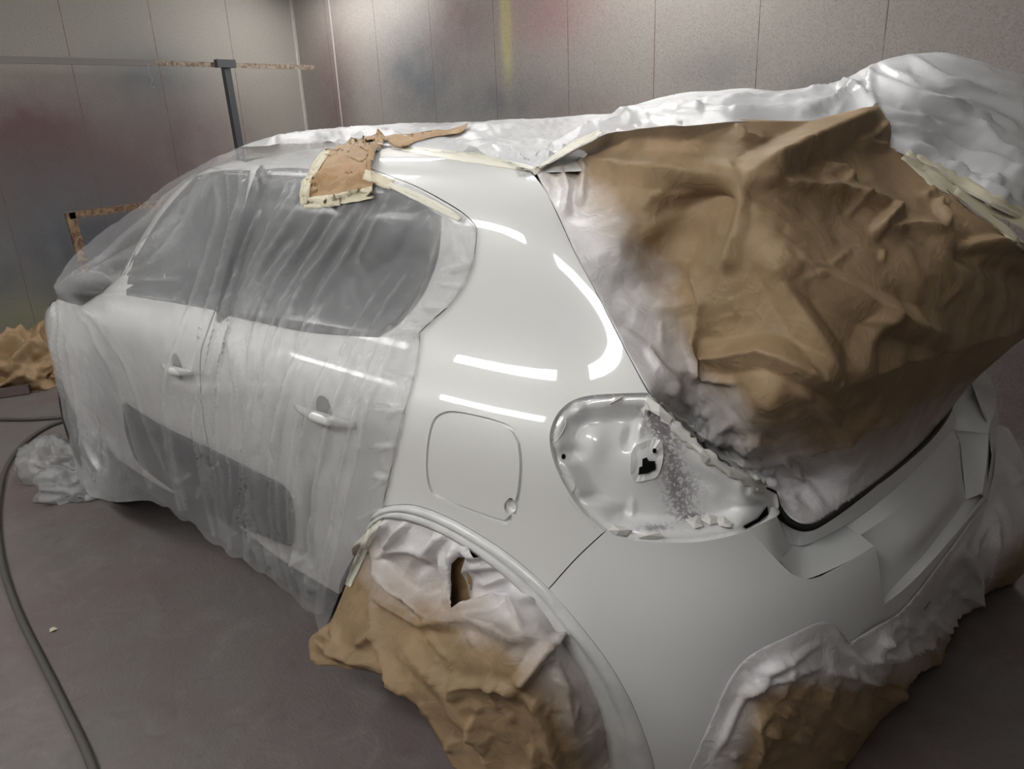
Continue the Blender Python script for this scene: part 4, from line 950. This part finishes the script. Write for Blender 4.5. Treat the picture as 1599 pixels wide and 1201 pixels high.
gf = [([(1157, 280), (1240, 240), (1320, 200), (1372, 172)], .040, 34, 'tent'), ([(1155, 280), (1060, 268), (950, 260), (880, 262)], .026, 30, 'tent'), ([(1155, 284), (1250, 300), (1340, 314), (1410, 322)], .024, 22, 'step'), ([(1155, 284), (1080, 330), (1040, 400), (1050, 480)], -.034, 46, 'soft'), ([(1150, 290), (1060, 325), (960, 350)], -.016, 26, 'soft'),
      ([(1190, 384), (1260, 430), (1330, 470), (1400, 500), (1480, 520)], .030, 30, 'tent'), ([(1190, 385), (1230, 460), (1280, 540), (1312, 594)], .026, 28, 'tent'), ([(1065, 418), (1100, 470), (1078, 555)], .022, 24, 'step'), ([(1072, 494), (1085, 560), (1078, 600)], .02, 14, 'tent'),
      ([(1078, 552), (1140, 556), (1200, 548), (1260, 575), (1312, 598)], .034, 28, 'tent'), ([(1312, 597), (1400, 560), (1500, 530), (1620, 500)], .028, 30, 'step'), ([(1040, 575), (1100, 590), (1160, 600)], .018, 14, 'step'), ([(1380, 480), (1345, 540), (1330, 590)], .016, 20, 'tent'),
      ([(1360, 370), (1385, 345), (1408, 322)], .026, 14, 'tent'), ([(1368, 368), (1420, 358), (1478, 362)], .02, 12, 'step'), ([(1480, 360), (1462, 320), (1470, 330)], .02, 9, 'tent'), ([(1500, 384), (1550, 380), (1599, 388)], .024, 14, 'tent'), ([(1480, 380), (1560, 420), (1640, 450)], -.02, 22, 'soft'),
      ([(1155, 286), (1152, 360), (1135, 430)], .016, 20, 'tent'), ([(1334, 298), (1300, 270), (1220, 240)], .014, 10, 'tent'), ([(1385, 190), (1360, 215), (1330, 228)], .02, 9, 'step'), ([(1340, 228), (1386, 230)], .012, 8, 'tent'), ([(1140, 195), (1160, 215), (1200, 222)], .012, 8, 'step'), ([(1210, 700), (1290, 800)], .012, 14, 'tent'), ([(1215, 706), (1300, 690), (1420, 640)], .02, 18, 'step'),
      ([(1010, 540), (1030, 575), (1060, 600)], .014, 10, 'tent'), ([(900, 258), (915, 275), (905, 320)], .016, 10, 'tent'), ([(868, 262), (885, 300), (880, 340)], .016, 9, 'step'), ([(1240, 600), (1290, 640), (1330, 690)], .016, 16, 'tent')]
for k in range(40):      # crumpled band along the lower-left edge
    s_ = rnd.random(); x = 1040+s_*200; y = 600+s_*140+rnd.uniform(-25, 35)
    a = rnd.uniform(0, 3.14); L = rnd.uniform(12, 34); gf.append(([(x, y), (x+L*math.cos(a), y+L*math.sin(a))], rnd.uniform(.005, .010), rnd.uniform(9, 16), 'tent'))
for k in range(26):
    x = rnd.uniform(900, 1560); y = rnd.uniform(260, 600); a = rnd.uniform(0, 3.14); L = rnd.uniform(20, 60)
    gf.append(([(x, y), (x+L*math.cos(a), y+L*math.sin(a))], rnd.uniform(.003, .008), rnd.uniform(6, 12), rnd.choice(['tent', 'step'])))
def spray_gate(vo, X):
    K = [(830, 205), (905, 262), (950, 300), (985, 360), (1040, 430), (1066, 520), (1095, 570), (1160, 610), (1200, 680), (1290, 690), (1400, 665), (1520, 600)]
    d, s, sd = segd(vo, K)
    side_ = np.where(sd*SPR > 0, 1, -1)
    k = .5+side_*d/110
    return np.clip(k-.12, 0, 1.0)
SPR = 1
_t1 = segd(np.array([[950., 470.]]), [(830, 205), (905, 262), (950, 300), (985, 360), (1040, 430)])[2][0]; SPR = 1 if _t1 > 0 else -1
gate_paper = sheet('masking_paper', gate_poly, gc, M['kraft'], None, step=4.2, folds=gf, crumple=[(4.5, .006, 'facet'), (11, .0038, 'facet'), (24, .0018, 'facet')], thick=.0006, guard=.004, gtree=tree_of(quarter), spray=spray_gate,
    amps=lambda vo: np.clip(np.minimum(segd(vo, gate_poly)[0]/25, 1), 0, 1))
tag(gate_paper, 'large crumpled sheet of brown masking paper taped over the tailgate opening', 'masking paper')

# ------------------------------------------------------------------ paper over the rear wheel
wh_poly = outline([(545, 902), (556, 868), (572, 832), (590, 812), (615, 805), (670, 818), (743, 858), (817, 917), (872, 986), (905, 1034), (928, 1075), (946, 1127), (958, 1201), (963, 1300)], [(963, 1300), (790, 1310)], [(790, 1310), (735, 1240), (698, 1180), (670, 1130), (642, 1086), (612, 1060)],
    [(612, 1062), (590, 1052), (565, 1045), (545, 1046), (520, 1040), (497, 1040), (484, 1030)], [(484, 1030), (484, 1000), (500, 982), (516, 972)], [(516, 972), (530, 940), (545, 902)])
wc = [(x, y, 'B', .010) for x, y in [(572, 832), (615, 806), (670, 820), (743, 860), (817, 919), (872, 988), (928, 1077), (957, 1190)]]
wc += [(545, 902, dict(y=.88)), (516, 972, dict(y=.90)), (484, 1015, dict(y=.97)), (545, 1044, dict(y=.95)), (612, 1060, dict(y=.98)), (662, 1128, dict(y=.99)), (760, 1300, dict(y=1.0)), (963, 1300, dict(y=.86)), (640, 880, dict(y=.885)), (600, 870, dict(y=.87)), (700, 890, dict(y=.88)), (725, 920, dict(y=.88)), (780, 930, dict(y=.87)), (680, 980, dict(y=.93)), (760, 985, dict(y=.95)),
       (850, 1000, dict(y=.90)), (800, 1080, dict(y=.97)), (700, 1080, dict(y=.99)), (900, 1120, dict(y=.90)), (820, 1200, dict(y=.95)), (560, 980, dict(y=.93)), (590, 940, dict(y=.90))]
wf = [([(592, 868), (620, 858), (650, 860), (668, 880)], .030, 9, 'step'), ([(594, 870), (630, 920), (672, 960), (690, 968)], .034, 14, 'tent'), ([(710, 845), (712, 880), (714, 960)], .045, 12, 'tent'), ([(726, 860), (728, 900), (722, 950)], -.055, 8, 'soft'), ([(690, 860), (694, 910), (702, 955)], .02, 12, 'tent'), ([(640, 880), (668, 892), (680, 940)], -.028, 16, 'soft'),
      ([(720, 858), (750, 862), (770, 850)], .03, 10, 'tent'), ([(735, 882), (780, 880), (810, 876)], .02, 10, 'tent'), ([(800, 925), (805, 960), (812, 990)], .022, 9, 'step'), ([(712, 960), (760, 945), (800, 925)], .028, 12, 'tent'), ([(670, 978), (740, 975), (800, 1003), (850, 1005)], .034, 14, 'step'), ([(582, 930), (620, 955), (660, 978), (720, 985)], .03, 10, 'step'),
      ([(580, 930), (590, 1000), (612, 1055), (650, 1110)], .028, 10, 'step'), ([(575, 835), (600, 880), (640, 940)], .018, 12, 'tent'), ([(850, 1003), (830, 1040), (808, 1070)], .034, 14, 'tent'), ([(870, 990), (855, 1010), (850, 1040)], .02, 8, 'step'), ([(808, 1075), (760, 1066), (700, 1070)], .022, 14, 'step'), ([(860, 1030), (880, 1080), (900, 1150)], .018, 12, 'tent'), ([(820, 1080), (850, 1140), (880, 1220)], .02, 14, 'tent'),
      ([(620, 1000), (700, 1080), (760, 1180), (790, 1260)], .02, 18, 'tent'), ([(484, 1000), (530, 1020), (590, 1040)], .03, 14, 'tent'), ([(520, 975), (530, 1030)], .018, 10, 'tent'), ([(560, 1005), (590, 990)], .02, 9, 'tent')]
for k in range(15):
    s_ = k/15; i = int(s_*8); a = np.array([(572, 832), (600, 810), (640, 811), (690, 830), (743, 860), (790, 895), (830, 932), (872, 988), (905, 1040)][i]); b = a+np.array([-25+rnd.uniform(-12, 12), 38+rnd.uniform(-10, 14)])*(1 if i < 4 else .9)+([0, 0] if i < 5 else [-20, -8])
    wf.append(([tuple(a+[rnd.uniform(-6, 10), 3]), tuple(b)], rnd.uniform(.010, .018), rnd.uniform(6, 10), 'tent'))
for k in range(60):
    x = rnd.uniform(560, 950); y = rnd.uniform(980, 1220); a = rnd.uniform(.3, 1.9); L = rnd.uniform(15, 55)
    wf.append(([(x, y), (x+L*math.cos(a), y+L*math.sin(a))], rnd.uniform(.004, .011), rnd.uniform(5, 12), rnd.choice(['tent', 'step'])))
def spray_wheel(vo, X):
    K = [(480, 840), (560, 880), (620, 945), (700, 965), (760, 1010), (820, 1030), (880, 1110), (920, 1200), (940, 1300)]
    d, s, sd = segd(vo, K); t_ = segd(np.array([[700., 850.]]), K)[2][0]
    return np.clip(.40+np.where(sd*t_ > 0, 1, -1)*d/150, 0, 1.0)
wheel_paper = sheet('wheel_paper', wh_poly, wc, M['kraft'], None, step=4.2, folds=wf, crumple=[(5, .009, 'facet'), (16, .0025, 'facet')], thick=.0006, guard=.004, gtree=tree_of(WH[(.655, 1)]), holes=[[(715, 874), (719, 868), (722, 874), (722, 900), (724, 930), (731, 944), (728, 953), (718, 958), (715, 950)]], spray=spray_wheel,
    amps=lambda vo: np.clip(segd(vo, wh_poly)[0]/22, .15, 1))
inner = sheet('inner_fold', [(700, 860), (735, 860), (748, 960), (705, 972)], [(700, 860, dict(y=.862)), (735, 860, dict(y=.862)), (748, 960, dict(y=.865)), (705, 972, dict(y=.865))], M['kraft_plain'], wheel_paper, step=6, crumple=[(16, .004, 'facet')], guard=.003, gtree=tree_of(WH[(.655, 1)]))
tag(wheel_paper, 'crumpled brown paper stuffed into the rear wheel arch and hanging to the floor', 'masking paper')

# ------------------------------------------------------------------ paper and film round the lower bumper
bp_poly = outline([(1040, 1300), (1062, 1230), (1080, 1192), (1112, 1121), (1135, 1069), (1158, 1036), (1187, 1014), (1236, 991), (1275, 973), (1291, 971), (1304, 977)], [(1304, 977), (1314, 990), (1325, 1006)], [(1325, 1006), (1365, 980), (1405, 956), (1440, 916), (1475, 870), (1510, 822), (1538, 785)], [(1538, 785), (1552, 740), (1554, 700), (1558, 664)], [(1558, 664), (1575, 670), (1592, 698), (1625, 750), (1640, 800)],
    [(1640, 800), (1620, 868), (1590, 905), (1546, 962), (1545, 985), (1500, 1018), (1445, 1070), (1410, 1104), (1380, 1132), (1352, 1170), (1325, 1215), (1290, 1300)], [(1290, 1300), (1040, 1300)])
bc = [(x, y, 'B', .008) for x, y in [(1062, 1230), (1080, 1192), (1112, 1121), (1158, 1036), (1236, 991), (1291, 973), (1325, 1006), (1405, 958), (1475, 872)]]
bc += [(1538, 785, 'B', .012), (1200, 1100, 'B', .035), (1280, 1040, 'B', .03), (1320, 1100, 'B', .06), (1400, 1020, 'B', .04), (1150, 1200, 'B', .03), (1480, 930, 'B', .05), (1250, 1200, 'B', .06), (1558, 668, dict(y=-.80)), (1592, 700, dict(y=-.85)), (1640, 800, dict(y=-.85)), (1600, 880, dict(y=-.6)), (1546, 965, dict(x=-.02)), (1500, 1016, dict(x=.0)), (1445, 1070, dict(x=.0)), (1380, 1132, dict(x=.01)), (1325, 1215, dict(x=.03))]
bf = [([(1112, 1190), (1160, 1090), (1200, 1045), (1290, 1000)], .010, 9, 'tent'), ([(1150, 1085), (1210, 1060), (1290, 1040)], .012, 9, 'step'), ([(1304, 980), (1330, 1020), (1352, 1042)], .022, 10, 'tent'), ([(1352, 1042), (1370, 1030), (1440, 1000), (1500, 940), (1540, 880)], .030, 12, 'step'), ([(1290, 1050), (1350, 1060), (1400, 1062), (1460, 1020)], .022, 10, 'step'), ([(1180, 1110), (1185, 1160), (1170, 1210)], .022, 9, 'step'),
      ([(1350, 1040), (1380, 990), (1440, 940), (1490, 870), (1530, 810)], .014, 7, 'tent'), ([(1360, 1040), (1430, 980), (1500, 900), (1550, 800)], .012, 6, 'tent'), ([(1555, 700), (1575, 730), (1595, 760)], .02, 8, 'tent'), ([(1545, 790), (1550, 850), (1530, 920)], .022, 9, 'step'), ([(1500, 850), (1520, 900), (1500, 950)], .02, 9, 'tent'), ([(1440, 960), (1470, 990), (1440, 1060)], .02, 10, 'step'), ([(1400, 1060), (1370, 1120)], .02, 10, 'tent'), ([(1545, 960), (1500, 1000), (1440, 1060)], .02, 10, 'tent')]
for k in range(90):
    s_ = rnd.random(); x = 1140+s_*400; y = 1060-(x-1300)*(.9 if x > 1350 else .05)+rnd.uniform(-20, 130); a = rnd.uniform(-1.2, .6); L = rnd.uniform(14, 50)
    bf.append(([(x, y), (x+L*math.cos(a), y+L*math.sin(a))], rnd.uniform(.004, .012), rnd.uniform(5, 10), rnd.choice(['tent', 'step'])))
def spray_bump(vo, X):
    K = [(1110, 1300), (1150, 1201), (1178, 1090), (1250, 1062), (1330, 1070), (1420, 1040), (1500, 960), (1560, 890), (1600, 850)]
    d, s, sd = segd(vo, K); t_ = segd(np.array([[1250., 1010.]]), K)[2][0]
    return np.clip(.5+np.where(sd*t_ > 0, 1, -1)*d/50, 0, 1.1)
bump_paper = sheet('bumper_paper', bp_poly, bc, M['kraft'], None, calm=26, step=4.2, folds=bf, crumple=[(5, .008, 'facet'), (16, .0025, 'facet')], thick=.0006, guard=.003, spray=spray_bump,
    amps=lambda vo: np.clip(segd(vo, bp_poly)[0]/30, .06, 1))
tag(bump_paper, 'oversprayed paper and film masking the lower rear bumper', 'masking paper')

# ------------------------------------------------------------------ small paper patch taped at the roof edge
sp_poly = outline([(478, 318), (474, 300), (488, 264), (506, 240), (540, 222), (575, 212), (594, 211)], [(594, 211), (604, 221), (598, 231), (586, 252), (580, 275), (579, 300)], [(579, 300), (525, 310), (478, 318)])
sc_ = [(478, 316, 'B', .030), (488, 264, 'B', .026), (506, 240, 'B', .024), (540, 222, 'B', .022), (594, 212, 'B', .05), (604, 221, 'B', .03), (586, 252, 'B', .045), (579, 298, 'B', .03), (540, 260, 'B', .04)]
patch = sheet('paper_patch', sp_poly, sc_, M['kraft_plain'], None, step=3, folds=[([(594, 212), (584, 240), (574, 270)], .03, 9, 'step'), ([(575, 216), (545, 250), (500, 290)], .014, 10, 'tent'), ([(540, 225), (520, 260), (490, 290)], .012, 9, 'tent'), ([(580, 282), (560, 272), (540, 290)], .014, 7, 'step'), ([(600, 222), (590, 215)], .02, 6, 'tent')], crumple=[(9, .011, 'facet'), (22, .004, 'facet')], thick=.0006, guard=.006, gtree=tree_of(side, roof))
tag(patch, 'small crumpled brown paper patch taped at the top of the rear door window', 'masking paper')
s2_poly = outline([(598, 214), (640, 210), (690, 205), (712, 199), (731, 192)], [(731, 192), (722, 204), (690, 212), (650, 221), (628, 230), (612, 226)], [(612, 226), (598, 214)])
strip_p = sheet('paper_strip', s2_poly, [(600, 215, 'B', .07), (640, 212, 'B', .065), (690, 208, 'B', .07), (729, 194, 'B', .075), (650, 220, 'B', .055), (620, 226, 'B', .05)], M['kraft_plain'], None, step=3, folds=[([(600, 218), (650, 214), (700, 204)], .012, 5, 'step')], crumple=[(12, .003, 'facet')], thick=.0006, guard=.006, gtree=tree_of(side, roof))
tag(strip_p, 'narrow brown paper strip lying across the roof film behind the patch', 'masking paper')
ON = [patch, side, roof]
strip('tape', [(474, 317), (500, 316), (530, 312)], .026, M['tape'], patch, ON, step=6, off=.008); strip('tape', [(524, 311), (555, 306), (582, 300)], .026, M['tape'], patch, ON, step=6, seed=3, off=.009)
strip('tape', [(475, 320), (473, 304), (476, 288), (480, 280)], .018, M['tape'], patch, ON, step=6, seed=4, off=.008); strip('tape', [(480, 282), (490, 262), (499, 246), (512, 234)], .016, M['tape'], patch, ON, step=5, seed=5, off=.008)
strip('tape', [(568, 272), (590, 279), (612, 289)], .024, M['tape'], side, ON, step=5, seed=6)
strip('edge_tape', [(596, 283), (640, 299), (680, 318), (706, 333), (718, 343)], .010, M['tape_pale'], side, ON, step=6, seed=7)
strip('edge_tape', [(612, 230), (680, 236), (740, 243), (800, 256), (836, 265)], .012, M['tape_pale'], roof, [roof, quarter], step=8, seed=8)
strip('edge_tape', [(832, 270), (848, 260), (872, 241), (900, 222), (938, 206)], .012, M['tape_pale'], gate_paper, [gate_paper, hatch], step=6, seed=9)
strip('edge_tape', [(594, 806), (580, 826), (566, 856), (553, 888), (543, 915)], .016, mat('overpainted_film_tape', (.66, .66, .57), .4), side, [side, wheel_paper, quarter], step=7, seed=10)
strip('edge_tape', [(1414, 240), (1440, 266), (1470, 288), (1510, 308), (1550, 325), (1599, 345), (1650, 366)], .028, M['tape'], gate_paper, [hatch, gate_paper], step=9, seed=12, wob=.25)
strip('edge_tape', [(1492, 297), (1530, 328), (1570, 358), (1599, 386), (1640, 420)], .014, M['tape'], gate_paper, [hatch, gate_paper], step=9, seed=13)
strip('edge_tape', [(1018, 624), (1040, 650), (1070, 682), (1100, 710), (1130, 731), (1160, 747), (1195, 764)], .018, M['scrap'], gate_paper, [gate_paper, recess], seed=14, wob=.45)
for i, pl in enumerate([[(1010, 618), (1030, 632), (1050, 652), (1046, 662), (1030, 650), (1012, 640)], [(1076, 690), (1098, 702), (1108, 716), (1098, 724), (1090, 708)], [(1110, 712), (1150, 738), (1160, 748), (1140, 745)]]): scrap(pl, 40+i, gate_paper)
# ------------------------------------------------------------------ things round the car
def blob(name, c, r, amp, sc, seed, mt, parent=None, n=96, sharp=True, flat=.25, rot=0):
    vs = []; fs = []; m_ = n//2; o = Vector((seed*5.1, seed*2.3, seed))
    for i in range(m_+1):
        th = math.pi*i/m_
        for k in range(n):
            ph = 2*math.pi*k/n; d = Vector((math.sin(th)*math.cos(ph), math.sin(th)*math.sin(ph), math.cos(th)))
            q = d*sc+o; h = 1-2.6*abs(noise.noise(q)); h2 = 1-2.6*abs(noise.noise(q*2.3+o)); h3 = noise.noise(q*.5)
            f = 1+amp*(.55*h+.28*h2+.8*h3)
            x, y = d.x*r[0]*f, d.y*r[1]*f; z = d.z*r[2]*f
            z = max(z, -r[2]*flat+.01*h2*r[2])
            vs.append((c[0]+x*math.cos(rot)-y*math.sin(rot), c[1]+x*math.sin(rot)+y*math.cos(rot), z+r[2]*flat+.002+c[2]))
    for i in range(m_):
        for k in range(n): fs.append((i*n+k, (i+1)*n+k, (i+1)*n+(k+1) % n, i*n+(k+1) % n))
    return mesh(name, vs, fs, mt, parent, True)
p = hit(30, 606, z=0)
tag(blob('crumpled_paper', (5.30, .46, 0), (.22, .29, .235), .55, 2.1, 3, M['kraft_pile'], n=140), 'tall heap of crumpled brown paper on the floor by the front wall', 'paper')
tag(blob('crumpled_paper', (5.12, .20, 0), (.14, .17, .085), .55, 2.3, 9, M['kraft_pile'], n=110), 'low crumpled brown paper beside the tall heap, nearer the car', 'paper')
hp_ = hit(115, 770, z=0)
heap = empty('film_heap', tuple(hp_), 'crumpled clear plastic film lying on the floor below the car nose', 'plastic sheet')
for (px, py, r, sd) in [(88, 752, (.14, .13, .13), 2), (160, 772, (.12, .15, .08), 5), (112, 782, (.12, .13, .09), 8)]:
    q = hit(px, py, z=0); blob('film_fold', (q[0]+.10, q[1]-.05, 0), r, .45, 1.7, sd, M['film_heap'], heap, n=80)
# hoses on the floor
M['hose'] = mat('grey_air_hose', (.085, .08, .075), .65)
def floorline(P, r): return [tuple(hit(x, y, z=r)) for x, y in P]
h1 = catmull(floorline([(135, 640), (108, 654), (80, 664), (52, 680), (26, 704), (8, 734), (0, 768), (-4, 810), (0, 860), (10, 905), (30, 960), (55, 1012), (82, 1065), (110, 1122), (135, 1175), (158, 1240), (175, 1300)], .012), 6)
tag(tube('air_hose', h1, .0115, M['hose'], None, 12), 'dark grey air hose curving along the left side of the floor towards the camera', 'hose')
h2 = catmull(floorline([(-60, 658), (0, 655), (40, 655), (80, 653), (112, 650), (140, 646)], .011), 6)
tag(tube('air_hose', h2, .0105, M['hose'], None, 10), 'dark hose running straight across the floor behind the car nose', 'hose')
bm = bmesh.new(); obar(bm, hit(-30, 618, z=.03), hit(46, 607, z=.03), .05, .05); o = bmobj('metal_bar', bm, mat('dull_brown_metal', (.13, .10, .10), .6))
tag(o, 'short dull metal bar lying on the floor before the crumpled paper', 'bar')
p = hit(83, 983, z=.003); bm = bmesh.new()
vs = [bm.verts.new((p[0]+.016*math.cos(a)*q, p[1]+.013*math.sin(a)*q, .003+.004*(k % 2))) for k, (a, q) in enumerate([(0, 1), (1.1, .7), (2, 1.1), (3, .8), (4.1, 1), (5.2, .6)])]
bm.faces.new(vs); o = bmobj('tape_scrap', bm, M['tape']); o.modifiers.new('th', 'SOLIDIFY').thickness = .001
tag(o, 'small cream scrap of tape on the bare floor at the left', 'scrap')

# steel stand: a T-post carrying two flat bars
M['rust'] = mat('rusty_flat_bar', (.27, .21, .16), .65, .2); t = NT(M['rust']); v = t.coord(); t.l.new(t.mix(t.ramp(t.noise(v, 40, 5), [(.35, 0), (.65, 1)]), (.36, .32, .26), (.15, .085, .05)), t.b.inputs['Base Color'])
M['galv'] = mat('grey_steel_bar', (.20, .18, .17), .5, .2)
M['post'] = mat('dark_grey_post', (.07, .072, .08), .45)
XS = XW-.42
a, b, c = hit(-40, 92, x=XS), hit(243, 98.5, x=XS), hit(491, 105.5, x=XS)
st = empty('steel_stand', (XS, float(hit(352, 106, x=XS)[1]), 0), 'dark steel T-post by the front wall carrying a long flat rail', 'stand')
bm = bmesh.new(); obar(bm, a, b, .040, .02); bmobj('rail', bm, M['galv'], st)
bm = bmesh.new(); obar(bm, hit(240, 98.5, x=XS+.012), c, .034, .012); bmobj('rail', bm, M['rust'], st)
k1, k2 = hit(337, 99, x=XS-.015), hit(366, 100, x=XS-.015)
bm = bmesh.new(); obar(bm, k1, k2, .055, .05); bmobj('saddle', bm, M['post'], st)
pt = hit(352, 104, x=XS); pb = hit(374, 232, x=XS); pb = pt+(pb-pt)*(pt[2]/(pt[2]-pb[2]))*1.0
bm = bmesh.new(); obar(bm, pt, (pb[0], pb[1], 0), .05, .05, (0, 1, 0)); bmobj('post', bm, M['post'], st)
bm = bmesh.new(); box(bm, (pb[0]-.25, pb[1]-.03, 0), (pb[0]+.2, pb[1]+.03, .05)); bmobj('foot', bm, M['post'], st)
p = hit(232, 100, x=XS-.02)
tag(tube('thread', [p, p+np.array([0, .01, -.06]), p+np.array([0, -.008, -.10]), p+np.array([0, .012, -.14]), p+np.array([0, -.012, -.155])], .0018, M['tape'], None, 5), 'thin pale thread hanging from the steel rail', 'thread')
# taped wooden frame leaning by the wall, mostly behind the car
M['wood'] = mat('taped_brown_frame', (.17, .11, .06), .6); t = NT(M['wood']); v = t.coord(); t.l.new(t.mix(t.ramp(t.noise(v, 22, 5, .6, 1), [(.4, 0), (.62, 1)]), (.12, .055, .045), (.30, .22, .12)), t.b.inputs['Base Color'])
XF_ = XW-.30
f0, f1, f2 = hit(107, 337, x=XF_), hit(128, 410, x=XF_), hit(225, 321, x=XF_)
fr = empty('wooden_frame', (XF_, float(f0[1]), 0), 'brown taped frame standing at the front wall behind the car nose', 'frame')
fe = f0+(f2-f0)*2.2
bm = bmesh.new(); obar(bm, f0, fe, .045, .035); bmobj('top_rail', bm, M['wood'], fr)
fb = f0+(f1-f0)*(f0[2]/(f0[2]-f1[2]))
bm = bmesh.new(); obar(bm, f0+[0, -.01, .02], (fb[0], fb[1], 0), .06, .035, (0, 1, 0)); bmobj('side_post', bm, M['wood'], fr)
bm = bmesh.new(); obar(bm, fe, (fe[0], fe[1], 0), .06, .035, (0, 1, 0)); bmobj('side_post', bm, M['wood'], fr)
